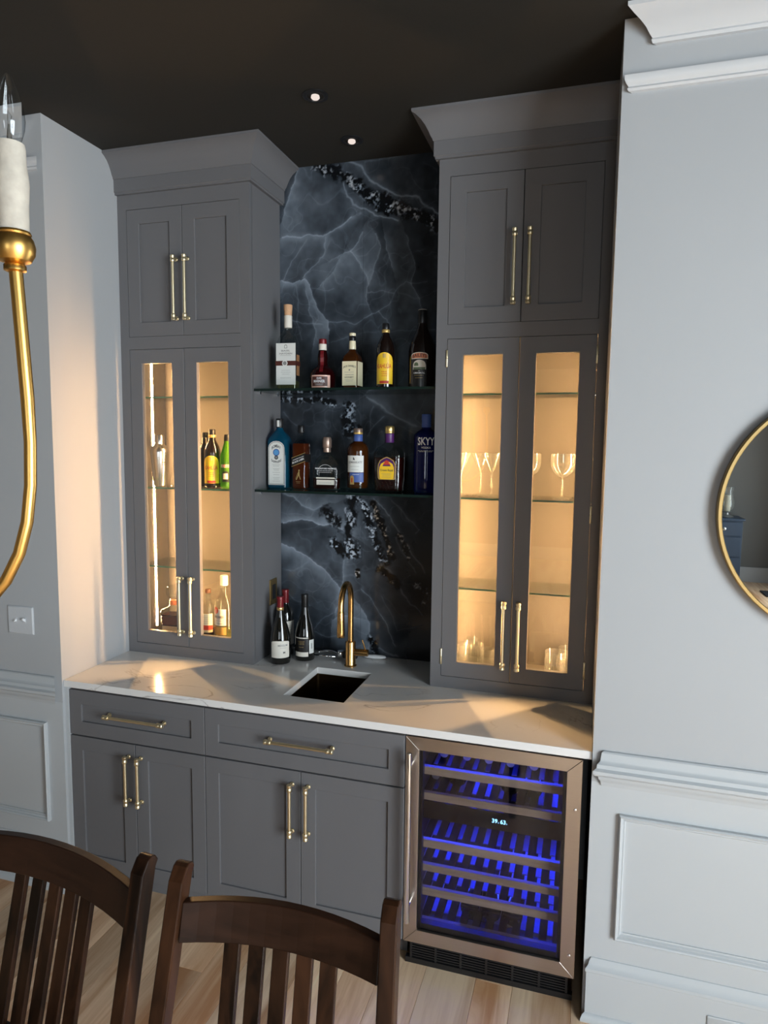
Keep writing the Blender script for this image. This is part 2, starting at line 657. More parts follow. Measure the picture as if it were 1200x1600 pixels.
struct(b.build('wall_far', 'far_wall_paint'))
struct(MB().box(-2.7, 4.70, -8.3, -8.282, 0, 0.19).box(-2.7, 4.70, -8.3, -8.276, 0.19, 0.21).build('baseboard_far', 'trim_paint'))
# window walls, out of frame; rear right and far windows added for fill light


def window_wall(name, x0, x1, spans, mat):
    b = MB()
    y = -8.3
    for y0, y1 in spans:
        b.box(x0, x1, y, y0, 0, ZC)
        b.box(x0, x1, y0, y1, 0, WZ0)
        b.box(x0, x1, y0, y1, WZ1, ZC)
        y = y1
    b.box(x0, x1, y, YW if x0 > 0 else 0.8, 0, ZC)
    struct(b.build(name, mat))


WIN_N = 0


def window(d0, d1, a0, a1, axis='x'):
    """glazed frame in a wall; d = depth range through the wall, a = range along it"""
    global WIN_N
    WIN_N += 1

    def bx_(m, d0_, d1_, a, c, z0, z1):
        if axis == 'x':
            m.box(d0_, d1_, a, c, z0, z1)
        else:
            m.box(a, c, d0_, d1_, z0, z1)
    b = MB()
    zm, am = (WZ0 + WZ1) / 2, (a0 + a1) / 2
    for a, c, z0, z1 in ((a0, a0 + 0.05, WZ0, WZ1), (a1 - 0.05, a1, WZ0, WZ1), (a0 + 0.05, a1 - 0.05, WZ0, WZ0 + 0.05), (a0 + 0.05, a1 - 0.05, WZ1 - 0.05, WZ1),
                         (am - 0.02, am + 0.02, WZ0 + 0.05, WZ1 - 0.05), (a0 + 0.05, am - 0.02, zm - 0.01, zm + 0.01), (am + 0.02, a1 - 0.05, zm - 0.01, zm + 0.01)):
        bx_(b, d0, d1, a, c, z0, z1)
    f = struct(b.build('window_%d' % WIN_N, 'trim_paint'))
    dm = (d0 + d1) / 2
    for a, c in ((a0 + 0.05, am - 0.02), (am + 0.02, a1 - 0.05)):
        for z0, z1 in ((WZ0 + 0.05, zm - 0.01), (zm + 0.01, WZ1 - 0.05)):
            m = MB()
            bx_(m, dm - 0.003, dm + 0.003, a, c, z0, z1)
            m.build('pane', 'pane_glass', f)


window_wall('wall_window', WINX, WINX + 0.12, ((-7.5, -6.3), (-4.1, -1.7)), 'wall_paint')
window(WINX + 0.03, WINX + 0.09, -4.1, -1.7)
window(WINX + 0.03, WINX + 0.09, -7.5, -6.3)  # invented window, added to carry the rear fill light
window(-8.39, -8.33, 1.95, 3.05, 'y')  # invented window, added to carry the frontal fill light
window_wall('wall_side', -2.82, -2.70, (), 'far_wall_paint')


# ---- mouldings on the two front walls
def run(name, prof, x_open, x_end, mat, sign):
    """profile (projection, z) swept along x; the end at the alcove is a mitred return"""
    b = MB()
    r0 = [(x_end + sign * 0, YW - p, z) for p, z in prof]
    r1 = [(x_open - sign * p, YW - p, z) for p, z in prof]
    base = [(x_open, YW + 0.0005, z) for p, z in prof]
    b.loops([r0, r1, base], close=False, cap0=False, cap1=False)
    return struct(b.build(name, mat, smooth=35))


CROWN = [(0, ZC - 0.082), (0.012, ZC - 0.082), (0.016, ZC - 0.074), (0.013, ZC - 0.068), (0.022, ZC - 0.060), (0.032, ZC - 0.046), (0.048, ZC - 0.034),
         (0.066, ZC - 0.024), (0.078, ZC - 0.016), (0.084, ZC - 0.012), (0.084, ZC - 0.0005), (0, ZC - 0.0005)]
RAIL2 = [(0, 2.882), (0.010, 2.884), (0.014, 2.890), (0.010, 2.896), (0.017, 2.903), (0.022, 2.912), (0.022, 2.924), (0, 2.925)]
CHAIR = [(0, 0.803), (0.008, 0.803), (0.010, 0.812), (0.013, 0.822), (0.018, 0.828), (0.020, 0.838), (0.030, 0.842), (0.036, 0.850), (0.036, 0.860),
         (0.026, 0.866), (0.024, 0.878), (0.016, 0.884), (0.014, 0.890), (0.012, 0.912), (0.008, 0.916), (0, 0.917)]
BASE = [(0, 0.0), (0.030, 0.0), (0.030, 0.010), (0.024, 0.022), (0.017, 0.026), (0.017, 0.168), (0.021, 0.172), (0.020, 0.182), (0.012, 0.190), (0.010, 0.200), (0.004, 0.212), (0, 0.213)]
t = 0
for sgn, x_wall, x_far in ((1, XR, 4.70), (-1, XL, -2.68)):
    # sgn +1: the wall runs to +x from the alcove
    t += 1
    run('trim_%d' % t, CROWN, x_wall + sgn * 0.088, x_far, 'crown_paint', sgn)
    t += 1
    run('trim_%d' % t, RAIL2, x_wall + sgn * 0.027, x_far, 'crown_paint', sgn)
    t += 1
    run('trim_%d' % t, CHAIR, x_wall + sgn * 0.038, x_far, 'trim_paint', sgn)
    run('baseboard_right' if sgn > 0 else 'baseboard_left', BASE, x_wall + sgn * 0.026, x_far, 'trim_paint', sgn)


def panel_frame(name, x0, x1, z0, z1):
    steps = [(0, 0), (0.000, 0.014), (0.004, 0.018), (0.009, 0.016), (0.013, 0.010), (0.017, 0.011), (0.021, 0.006), (0.026, 0.005), (0.026, 0)]
    rings = []
    for i, h in steps:
        y = YW + 0.0005 - h
        rings.append([(x0 + i, y, z0 + i), (x1 - i, y, z0 + i), (x1 - i, y, z1 - i), (x0 + i, y, z1 - i)])
    return struct(MB().loops(rings, False, False).build(name, 'trim_paint', smooth=30))


struct(MB().box(XR, 4.70, YW - 0.0008, YW - 0.0001, 0.20, 0.81).build('wainscot_right', 'trim_paint'))
struct(MB().box(-2.68, XL, YW - 0.0008, YW - 0.0001, 0.20, 0.81).build('wainscot_left', 'trim_paint'))
panel_frame('trim_7', 2.149, 3.15, 0.294, 0.716)
panel_frame('trim_8', 3.27, 4.20, 0.294, 0.716)
panel_frame('trim_9', -1.08, -0.076, 0.294, 0.719)
panel_frame('trim_10', -2.2, -1.2, 0.294, 0.719)

# ---- stone slabs behind the open shelves
VEINS = [
([(0.645,2.79),(0.69,2.797),(0.76,2.789),(0.847,2.785),(0.89,2.799),(0.937,2.822),(0.983,2.845)],1.0,0.005,-0.25),
([(0.86,2.778),(0.847,2.709),(0.808,2.665),(0.769,2.636),(0.751,2.609)],0.5,0.004,0.1),
([(0.73,3.082),(0.713,3.015),(0.682,2.956),(0.65,2.888)],0.45,0.006,0.5),
([(0.644,2.604),(0.698,2.583),(0.76,2.603),(0.787,2.572),(0.8,2.516),(0.83,2.467),(0.874,2.418),(0.874,2.378)],0.55,0.004,-0.55),
([(0.874,2.41),(0.952,2.407),(0.994,2.401),(1.036,2.415),(1.103,2.447),(1.144,2.418),(1.17,2.375)],0.5,0.0035,0),
([(1.033,2.788),(1.017,2.751),(0.979,2.716),(0.925,2.696)],0.5,0.004,0.2),
([(0.979,2.716),(1.018,2.659),(1.039,2.627),(1.06,2.565)],0.5,0.0035,0.15),
([(0.839,2.569),(0.899,2.628),(0.937,2.688)],0.25,0.004,-0.2),
([(0.765,2.77),(0.716,2.702),(0.672,2.642),(0.653,2.603)],0.4,0.004,0),
([(0.716,2.576),(0.725,2.496),(0.716,2.416),(0.751,2.334)],0.35,0.004,0),
([(0.765,2.549),(0.778,2.469),(0.813,2.38),(0.804,2.317)],0.35,0.004,0.2),
([(1.091,2.769),(1.116,2.714),(1.084,2.632),(1.06,2.565),(1.052,2.503),(1.069,2.456)],0.35,0.005,-0.2),
([(1.128,2.758),(1.145,2.674),(1.16,2.628)],0.3,0.004,0.25),
([(1.229,2.758),(1.254,2.667),(1.267,2.606),(1.26,2.554),(1.281,2.507),(1.314,2.438),(1.323,2.392)],0.35,0.004,-0.2),
([(1.32,2.562),(1.232,2.559),(1.184,2.52),(1.152,2.476),(1.103,2.447)],0.35,0.003,0),
([(1.06,2.53),(1.118,2.535),(1.176,2.516)],0.4,0.003,0),
([(0.883,2.322),(0.952,2.344),(1.037,2.356),(1.153,2.362),(1.363,2.352)],0.25,0.003,0),
([(0.662,2.43),(0.76,2.406),(0.848,2.407)],0.5,0.003,0),
([(0.856,2.576),(0.857,2.466)],0.25,0.003,0),
([(0.795,2.556),(0.874,2.544),(0.899,2.55)],0.25,0.003,0),
([(1.214,2.669),(1.262,2.681),(1.31,2.693)],0.2,0.003,0),
([(1.039,3.073),(1.112,3.084),(1.192,3.087)],0.3,0.006,0),
([(1.303,3.046),(1.35,3.019),(1.364,2.909)],0.15,0.004,0),
([(0.973,3.084),(1.023,3.053),(1.064,3.0),(1.13,2.953),(1.187,2.925),(1.274,2.903),(1.366,2.836)],0.8,0.007,0),
([(0.936,3.009),(0.957,2.946),(0.982,2.902),(1.049,2.878),(1.099,2.851),(1.196,2.824)],0.8,0.006,0),
([(0.982,2.997),(1.015,2.941),(1.04,2.916)],0.6,0.004,0),
([(0.648,1.4),(0.707,1.382),(0.761,1.34),(0.823,1.298),(0.876,1.268),(0.91,1.237),(0.941,1.202)],0.8,0.004,-0.6),
([(0.649,1.496),(0.716,1.512),(0.77,1.518),(0.831,1.5),(0.901,1.499),(0.94,1.477)],0.8,0.005,0.7),
([(0.649,1.637),(0.699,1.622),(0.743,1.583),(0.805,1.569),(0.866,1.587)],0.5,0.006,0.3),
([(0.953,1.339),(0.949,1.273),(0.937,1.215),(0.924,1.147),(0.915,1.088)],0.55,0.005,0.25),
([(1.095,1.628),(1.161,1.559),(1.203,1.505),(1.244,1.452),(1.27,1.398),(1.319,1.33),(1.335,1.307)],0.6,0.005,0),
([(1.177,1.63),(1.226,1.577),(1.267,1.532),(1.308,1.495),(1.292,1.478)],0.4,0.004,0),
([(1.204,1.458),(1.237,1.388),(1.262,1.35),(1.303,1.297)],0.35,0.006,0),
([(1.123,1.325),(1.173,1.312),(1.198,1.266),(1.232,1.212),(1.273,1.159),(1.323,1.115)],0.4,0.006,0),
([(1.04,1.206),(1.082,1.168),(1.125,1.114),(1.168,1.052),(1.21,0.958)],0.55,0.003,0),
([(1.049,1.108),(1.088,1.062),(1.088,0.987),(1.076,0.903)],0.4,0.005,-0.5),
([(0.894,1.003),(0.902,1.054),(0.963,1.076),(1.032,1.073)],0.35,0.004,-0.3),
([(0.796,0.994),(0.868,0.975),(0.929,0.985)],0.5,0.004,0),
([(0.805,1.003),(0.85,1.058),(0.902,1.087)],0.4,0.004,0),
([(1.133,1.188),(1.183,1.111),(1.218,1.032),(1.348,1.077)],0.25,0.003,0),
([(0.661,1.169),(0.716,1.131),(0.787,1.111)],0.35,0.004,0.15),
([(1.065,2.073),(1.123,2.034),(1.188,1.996),(1.237,1.965),(1.285,1.95)],0.5,0.008,0.15),
([(1.14,1.996),(1.091,1.949),(1.059,1.902)],0.4,0.004,0),
([(1.09,2.034),(1.075,1.965),(1.067,1.902)],0.3,0.004,0),
([(0.66,2.012),(0.691,1.972),(0.726,1.948)],0.4,0.003,0),
([(0.77,1.311),(0.716,1.274),(0.662,1.279)],0.25,0.006,0),
([(1.101,0.956),(1.135,0.942),(1.178,0.922),(1.219,0.914)],0.5,0.007,0),
]
CRYST = [
([(0.829,3.087),(0.914,3.048),(0.982,3.012),(1.048,2.945),(1.131,2.901),(1.211,2.871),(1.291,2.835),(1.367,2.785)],0.03,0.55,0.15),
([(1.065,2.914),(1.147,2.873)],0.022,1.0,0),
([(1.015,2.978),(1.023,2.963)],0.015,0.8,0),
([(0.651,2.068),(0.744,2.06),(0.822,2.067),(0.899,2.051)],0.016,0.7,0),
([(0.975,2.019),(0.967,1.98),(0.984,1.933)],0.038,0.55,0),
([(0.994,1.632),(0.986,1.552),(0.97,1.47),(0.996,1.374)],0.034,0.7,0.05),
([(0.901,1.418),(0.953,1.38)],0.028,0.75,0),
([(0.866,1.555),(0.918,1.516)],0.03,0.4,0.1),
([(1.022,1.294),(1.026,1.274)],0.014,0.8,0.5),
([(1.045,1.594),(1.071,1.515),(1.096,1.444),(1.122,1.381),(1.164,1.344)],0.022,1.15,0),
([(1.091,1.596),(1.121,1.525),(1.146,1.455),(1.184,1.369)],0.02,0.6,0.8),
([(1.123,1.309),(1.165,1.288),(1.206,1.25)],0.02,0.45,0.6),
([(1.212,1.474),(1.245,1.436),(1.262,1.366)],0.014,0.4,0.6),
([(1.088,0.979),(1.119,0.924)],0.022,0.7,0),
([(1.312,1.242),(1.338,1.188)],0.03,0.25,0.5),
]



def vnoise(x, z, s, seed, octs=4):
    tot = np.zeros_like(x)
    amp, norm = 1.0, 0.0
    g = np.random.default_rng(seed)
    for o_ in range(octs):
        lat = g.random((64, 64))
        u, w = x * s, z * s
        i, j = np.floor(u).astype(int), np.floor(w).astype(int)
        fu, fw = u - i, w - j
        fu, fw = fu * fu * (3 - 2 * fu), fw * fw * (3 - 2 * fw)
        a = lat[i % 64, j % 64] * (1 - fu) + lat[(i + 1) % 64, j % 64] * fu
        c = lat[i % 64, (j + 1) % 64] * (1 - fu) + lat[(i + 1) % 64, (j + 1) % 64] * fu
        tot += amp * (a * (1 - fw) + c * fw)
        norm += amp
        amp *= 0.55
        s *= 2.03
    return tot / norm


def polydist(px, pz, pts):
    """distance to a polyline and signed side"""
    best = np.full(px.shape, 9.0)
    side = np.zeros(px.shape)
    for (ax, az), (bx_, bz) in zip(pts[:-1], pts[1:]):
        dx, dz = bx_ - ax, bz - az
        l2 = dx * dx + dz * dz + 1e-12
        tt = np.clip(((px - ax) * dx + (pz - az) * dz) / l2, 0, 1)
        d = np.hypot(px - ax - tt * dx, pz - az - tt * dz)
        m = d < best
        best = np.where(m, d, best)
        side = np.where(m, np.sign(dx * (pz - az) - dz * (px - ax)), side)
    return best, side


def stone(x, z):
    wx = x + (vnoise(x, z, 14, 3, 4) - 0.5) * 0.030
    wz = z + (vnoise(x, z, 14, 4, 4) - 0.5) * 0.030
    base = 0.34 + 0.55 * (vnoise(x, z * 0.8, 4, 5, 5) - 0.5) + 0.22 * (vnoise(x, z, 15, 6, 3) - 0.5)
    # the right column is darker and browner low down
    right = np.clip((x - 1.08) / 0.25, 0, 1)
    low = np.clip((1.75 - z) / 0.4, 0, 1)
    brownish = right * low
    base = base * (1 - 0.75 * brownish) - 0.08 * right * (1 - low)
    light = np.zeros_like(x)
    for pts, inten, wd, glow in VEINS:
        d, sd = polydist(wx, wz, pts)
        br = 0.55 + 0.9 * vnoise(x, z, 28, 11, 2)
        light += inten * br * np.exp(-(d / (wd * 0.62)) ** 2) * 0.38
        light += inten * 0.13 * np.exp(-(d / (wd * 3.2)) ** 2)
        if glow:
            light += 0.62 * abs(glow) * np.where(sd * np.sign(glow) > 0, np.exp(-d / 0.07), 0)
    # faint hair veins
    for sd_ in (21, 22):
        n = vnoise(wx, wz, 5, sd_, 3)
        light += 0.07 * np.exp(-(np.abs(n - 0.5) / 0.006) ** 2) * (1 - 0.6 * brownish)
    v = np.clip(base, 0.02, 1) + light
    brown = 0.45 * brownish
    for pts, rad, bri, bw in CRYST:
        d, _ = polydist(wx, wz, pts)
        d = d + (vnoise(x, z, 40, 31, 3) - 0.5) * rad * 1.6
        m = np.clip(1.25 - d / rad, 0, 1)
        m = m * m * (3 - 2 * m)
        sp = np.clip((vnoise(x, z, 95, 32, 3) - 0.47) * 6, 0, 1.4) * np.clip((vnoise(x, z, 33, 33, 2) - 0.33) * 4, 0, 1)
        v = v * (1 - m) + m * (0.03 + bri * 1.5 * sp)
        brown = brown * (1 - m) + m * bw
    v = np.clip(v, 0.01, 1.8)
    cool = np.stack([0.029 + 0.215 * v ** 1.6, 0.037 + 0.25 * v ** 1.55, 0.048 + 0.295 * v ** 1.5], -1) * np.clip(v * 1.5, 0.15, 1)[:, None]
    warm = np.stack([0.018 + 0.48 * v ** 1.8, 0.014 + 0.36 * v ** 1.8, 0.011 + 0.24 * v ** 1.8], -1) * np.clip(v * 1.6, 0.25, 1)[:, None]
    c = cool * (1 - brown[:, None]) + warm * brown[:, None]
    return np.clip(c, 0.002, 0.8)


STEP = 0.0024
for x0, x1, z0, z1 in ((0.615, 1.0355, 0.9035, 2.0955), (1.0365, 1.46, 0.9035, 2.0955), (0.615, 1.0355, 2.0965, ZC - 0.001), (1.0365, 1.46, 2.0965, ZC - 0.001)):
    nx, nz = int((x1 - x0) / STEP) + 1, int((z1 - z0) / STEP) + 1
    gx, gz = np.meshgrid(np.linspace(x0, x1, nx), np.linspace(z0, z1, nz))
    X, Z = gx.ravel(), gz.ravel()
    me = bpy.data.meshes.new('stone_slab')
    nv = nx * nz
    edge = np.array([(x0, YB + 0.0115, z0), (x1, YB + 0.0115, z0), (x1, YB + 0.0115, z1), (x0, YB + 0.0115, z1)])
    co = np.concatenate([np.stack([X, np.full(nv, YB), Z], -1), edge])
    idx = np.arange(nv).reshape(nz, nx)
    q = np.stack([idx[:-1, :-1], idx[:-1, 1:], idx[1:, 1:], idx[1:, :-1]], -1).reshape(-1, 4)
    cn = [idx[0, 0], idx[0, -1], idx[-1, -1], idx[-1, 0]]
    sides = [[cn[1], cn[0], nv, nv + 1], [cn[2], cn[1], nv + 1, nv + 2], [cn[3], cn[2], nv + 2, nv + 3], [cn[0], cn[3], nv + 3, nv]]
    q = np.concatenate([q, np.array(sides)])
    me.vertices.add(len(co))
    me.vertices.foreach_set('co', co.astype(np.float32).ravel())
    me.loops.add(len(q) * 4)
    me.loops.foreach_set('vertex_index', q.astype(np.int32).ravel())
    me.polygons.add(len(q))
    me.polygons.foreach_set('loop_start', np.arange(0, len(q) * 4, 4, dtype=np.int32))
    me.update(calc_edges=True)
    at = me.color_attributes.new('stone', 'FLOAT_COLOR', 'POINT')
    cc = np.ones((len(co), 4), np.float32)
    cc[:nv, :3] = stone(X, Z)
    cc[nv:, :3] = 0.03
    at.data.foreach_set('color', cc.ravel())
    me.materials.append(MATS['onyx_marble'])
    ob = bpy.data.objects.new('stone_slab', me)
    COL.objects.link(ob)
    ob.parent = wall_back
# dark joint behind the slabs
MB().box(0.63, 1.44, YB + 0.0105, YB + 0.012, 0.9036, ZC - 0.002).build('joint_backing', 'black_void', wall_back)

# ================================================================== cabinets
YU = 0.404


def bar_handle(mb, c, length, axis, out=0.030, r=0.0062):
    """bar pull: bar, collars at both ends, two posts; c = middle point on the door face (y = face)"""
    x, y, z = c
    h = length / 2
    yb = y - out
    ax = 'z' if axis == 'z' else 'x'
    cc = (x, yb, z)
    mb.lathe([(r, -h + 0.02), (r, h - 0.02)], cc, 10, ax)
    for s in (-1, 1):
        e = r * 1.55
        pr = [(e * 0.8, 0), (e, 0.002), (e, 0.010), (e * 0.82, 0.012), (e * 0.82, 0.014), (e, 0.016), (e, 0.026), (e * 0.85, 0.028)]
        pr = [(a, s * (h - b_)) for a, b_ in pr]
        mb.lathe(pr, cc, 12, ax)
        pc = (x, y, z + s * (h - 0.012)) if axis == 'z' else (x + s * (h - 0.012), y, z)
        mb.lathe([(0.0085, 0.0), (0.0085, 0.004), (0.0048, 0.006), (0.0048, out)], pc, 12, 'y')
    return mb


def shaker_door(root, x0, x1, z0, z1, yf, st, rail, handle, hlen=0.27, axis='z', glass=False, thick=0.021, name='door', hinge=None):
    """frame mesh with recessed centre panel or pane and a bar pull"""
    g = 0.0013
    x0, x1, z0, z1 = x0 + g, x1 - g, z0 + g, z1 - g
    a0, a1, c0, c1 = x0 + st, x1 - st, z0 + rail, z1 - rail
    yb_ = yf + thick
    b = MB()

    def ring(x0, x1, z0, z1, y):
        return [(x0, y, z0), (x1, y, z0), (x1, y, z1), (x0, y, z1)]
    b.loops([ring(a0, a1, c0, c1, yb_), ring(x0, x1, z0, z1, yb_), ring(x0, x1, z0, z1, yf), ring(a0, a1, c0, c1, yf), ring(a0, a1, c0, c1, yb_)], False, False)
    d = b.build(name, 'cabinet_paint', root, bevel=0.0012, seg=1)
    if glass:
        MB().box(a0 + 0.0005, a1 - 0.0005, yf + 0.010, yf + 0.014, c0 + 0.0005, c1 - 0.0005).build('pane', 'pane_glass', d)
    else:
        MB().box(a0 + 0.0002, a1 - 0.0002, yf + 0.008, yf + 0.017, c0 + 0.0002, c1 - 0.0002).build('panel', 'cabinet_paint', d)
    if handle:
        bar_handle(MB(), (handle[0], yf, handle[1]), hlen, axis).build('handle', 'brass_satin', d, smooth=40)
    for hx, hz in (hinge or ()):
        MB().lathe([(0.0032, -0.032), (0.0042, -0.030), (0.0042, -0.002), (0.0032, -0.001), (0.0032, 0.001), (0.0042, 0.002), (0.0042, 0.030), (0.0032, 0.032)],
                   (hx, yf - 0.001, hz), 10).build('hinge', 'brass_satin', d, smooth=40)
    return d


def upper_cabinet(label, x0, x1, dx, right, led_sides):
    """tall glazed cabinet standing on the worktop up to the ceiling; dx = door edges"""
    root = thing('wall_cabinet', label, 'cabinet', ((x0 + x1) / 2, YU, ZK), group=None)
    yb_ = 0.690
    # carcass and face frame
    b = MB()
    b.box(x0, x0 + 0.018, YU + 0.02, yb_, ZK, ZC - 0.001).box(x1 - 0.018, x1, YU + 0.02, yb_, ZK, ZC - 0.001)
    b.box(x0 + 0.018, x1 - 0.018, yb_ - 0.012, yb_, ZK, ZC - 0.001)
    b.box(x0 + 0.018, x1 - 0.018, YU + 0.025, yb_ - 0.012, ZK, 0.944)
    b.box(x0 + 0.018, x1 - 0.018, YU + 0.025, yb_ - 0.012, 2.281, 2.318)
    b.box(x0 + 0.018, x1 - 0.018, YU + 0.025, yb_ - 0.012, 2.872, 2.89)
    b.build('carcass', 'cabinet_paint', root)
    b = MB()
    for a, c, z0, z1 in ((x0, dx[0], ZK, 2.99), (dx[2], x1, ZK, 2.99), (dx[0], dx[2], ZK, 0.950), (dx[0], dx[2], 2.273, 2.326), (dx[0], dx[2], 2.866, 2.99)):
        b.box(a, c, YU, YU + 0.022, z0, z1)
    b.build('face_frame', 'cabinet_paint', root)
    # light wood lining
    b = MB()
    ix0, ix1 = dx[0] - 0.006, dx[2] + 0.006
    b.box(x0 + 0.0185, ix0, YU + 0.0225, yb_ - 0.0125, 0.9445, 2.2805).box(ix1, x1 - 0.0185, YU + 0.0225, yb_ - 0.0125, 0.9445, 2.2805)
    b.box(ix0, ix1, yb_ - 0.020, yb_ - 0.0125, 0.9445, 2.2805)
    b.box(ix0, ix1, YU + 0.0225, yb_ - 0.020, 0.9445, 0.9495).box(ix0, ix1, YU + 0.0225, yb_ - 0.020, 2.274, 2.2805)
    b.build('lining', 'interior_laminate', root)
    b = MB()
    for sx, px in ((1, ix0), (-1, ix1)):
        for py in (YU + 0.07, yb_ - 0.075):
            for i in range(20):
                b.lathe([(0.0026, 0), (0.0026, 0.0006)], (px if sx > 0 else px - 0.0006, py, 1.10 + i * 0.055), 6, 'x')
    b.build('pin_holes', 'cap_brown', root)['kind'] = 'stuff'
    for sx, px, py in led_sides:
        MB().box(px - 0.0008 if sx < 0 else px, px if sx < 0 else px + 0.0008, py - 0.006, py + 0.006, 0.985, 2.245).build('light_strip', 'led_warm', root)
    # doors
    for i in (0, 1):
        a, c = dx[i], dx[i + 1]
        hx = c - 0.0275 if i == 0 else a + 0.0275
        shaker_door(root, a, c, 2.326, 2.866, YU, 0.0605, 0.0605, (hx, 2.520), 0.27)
        hg = None
        if right:
            hg = [(a + 0.0005, 2.20), (a + 0.0005, 1.03)] if i == 0 else [(c - 0.0005, 2.20), (c - 0.0005, 1.62), (c - 0.0005, 1.03)]
        shaker_door(root, a, c, 0.950, 2.273, YU, 0.0605, 0.0605, (hx, 1.143), 0.268, glass=True, hinge=hg)
    # frieze band and crown, mitred round the free corner
    band = [(0.0005, 2.928), (0.014, 2.928), (0.014, 2.935), (0.019, 2.938), (0.019, 2.990), (0.0005, 2.990)]
    crown = [(0.012, 2.990), (0.022, 2.990), (0.024, 2.997), (0.030, 3.006), (0.037, 3.022), (0.047, 3.040), (0.060, 3.056), (0.076, 3.068), (0.089, 3.074), (0.089, ZC - 0.001), (0.012, ZC - 0.001)]
    for nm, prof in (('frieze_band', band), ('crown_moulding', crown)):
        b = MB()
        if not right:
            rings = [[(XL, YU - p, z) for p, z in prof], [(x1 + p, YU - p, z) for p, z in prof], [(x1 + p, YB - 0.0005, z) for p, z in prof]]
        else:
            rings = [[(x0 - p, YB - 0.0005, z) for p, z in prof], [(x0 - p, YU - p, z) for p, z in prof], [(XR, YU - p, z) for p, z in prof]]
        b.loops(rings)
        b.build(nm, 'cabinet_paint', root, smooth=28)
    return root


LDX, RDX = (0.0487, 0.3235, 0.5968), (1.4763, 1.7500, 2.0263)
cab_l = upper_cabinet('tall grey wall cabinet with gold pulls at the left wall, bottles behind its glass doors', XL + 0.001, 0.6424, LDX, False,
                      [(1, 0.0428, 0.566), (-1, 0.6027, 0.50)])
cab_r = upper_cabinet('tall grey wall cabinet right of the dark stone, stemware and tumblers behind its glass doors', 1.4339, XR - 0.001, RDX, True,
                      [(1, 1.4704, 0.566), (-1, 2.0322, 0.50)])


# ---- base cabinets
def base_cabinet(label, x0, x1, xm, dr_h, d_handles, st):
    root = thing('base_cabinet', label, 'cabinet', ((x0 + x1) / 2, 0.0, 0.0))
    b = MB()
    b.box(x0, x0 + 0.018, 0.0215, 0.69, 0.105, 0.8745).box(x1 - 0.018, x1, 0.0215, 0.69, 0.105, 0.8745)
    b.box(x0 + 0.018, x1 - 0.018, 0.0215, 0.69, 0.105, 0.123).box(x0 + 0.018, x1 - 0.018, 0.672, 0.69, 0.123, 0.8745)
    b.box(x0 + 0.018, x1 - 0.018, 0.0215, 0.04, 0.655, 0.69).box(x0 + 0.018, x1 - 0.018, 0.0215, 0.04, 0.855, 0.8745)
    b.build('carcass', 'cabinet_paint', root)
    MB().box(x0, x1, 0.080, 0.098, 0.0, 0.105).build('toe_kick', 'cabinet_paint', root)
    shaker_door(root, x0, x1, 0.6750, 0.8655, 0.0, 0.058, 0.058, ((dr_h[0] + dr_h[1]) / 2, 0.781), dr_h[1] - dr_h[0], 'x', name='drawer')
    for i, (a, c) in enumerate(((x0, xm), (xm, x1))):
        shaker_door(root, a, c, 0.104, 0.672, 0.0, st, 0.058, (d_handles[i], 0.530), 0.205)
    return root


base_cabinet('grey base cabinet with one drawer over two doors, nearest the left wall', 0.0205, 0.6471, 0.3318, (0.206, 0.483), (0.304, 0.360), 0.058)
base_cabinet('wide grey base cabinet below the sink, between narrow cabinet and wine fridge', 0.6471, 1.4390, 1.0455, (0.912, 1.183), (1.013, 1.077), 0.058)
tag(MB().box(XL + 0.0005, 0.0200, -0.004, 0.05, 0.0, 0.8748).build('filler_strip', 'trim_paint'), 'narrow white filler strip between grey base cabinet and left wall', 'trim strip')

# ---- worktop with sink cut-out
SX0, SX1, SY0, SY1 = 0.919, 1.1654, 0.126, 0.469
b = MB()
xs, ysn = [XL + 0.0005, SX0, SX1, XR - 0.0005], [-0.009, SY0, SY1, YB - 0.0008]
vs = [(x, y, z) for z in (0.8752, ZK) for y in ysn for x in xs]
fs = []
for i in range(3):
    for j in range(3):
        if i == 1 and j == 1:
            continue
        p = j * 4 + i
        fs += [(p, p + 4, p + 5, p + 1), (16 + p, 16 + p + 1, 16 + p + 5, 16 + p + 4)]
for i in range(3):
    for a, c in (((i), (i + 1)), (12 + i + 1, 12 + i)):
        fs.append((a, c, c + 16, a + 16))
for j in range(3):
    for a, c in ((j * 4 + 4, j * 4), (j * 4 + 3, j * 4 + 7)):
        fs.append((a, c, c + 16, a + 16))
for a, c in ((6, 5), (5, 9), (9, 10), (10, 6)):
    fs.append((a, c, c + 16, a + 16))
b.add(vs, fs)
tag(b.build('worktop', 'quartz', bevel=0.0018), 'white quartz worktop with faint grey veins across the whole bar', 'worktop')

# sink
root = thing('bar_sink', 'small rectangular undermounted bronze sink sunk in the white worktop', 'sink', ((SX0 + SX1) / 2, (SY0 + SY1) / 2, 0.69))
cx, cy = (SX0 + SX1) / 2, (SY0 + SY1) / 2
hw, hd = (SX1 - SX0) / 2 + 0.004, (SY1 - SY0) / 2 + 0.004
rings = [rrect(hw + 0.012, hd + 0.012, 0.02, 0.8748, 5, (cx, cy)), rrect(hw, hd, 0.014, 0.8748, 5, (cx, cy)), rrect(hw - 0.002, hd - 0.002, 0.014, 0.705, 5, (cx, cy)),
         rrect(hw - 0.014, hd - 0.014, 0.012, 0.694, 5, (cx, cy)), rrect(0.03, 0.03, 0.03, 0.690, 5, (cx, cy))]
MB().loops(rings, False, True).build('basin', 'bronze_sink', root, smooth=40)
MB().lathe([(0.040, 0.6908), (0.043, 0.6925), (0.036, 0.6935), (0.030, 0.6915), (0.006, 0.6915), (0.005, 0.695)], (cx, cy, 0), 24).build('drain', 'bronze_sink', root, smooth=40)

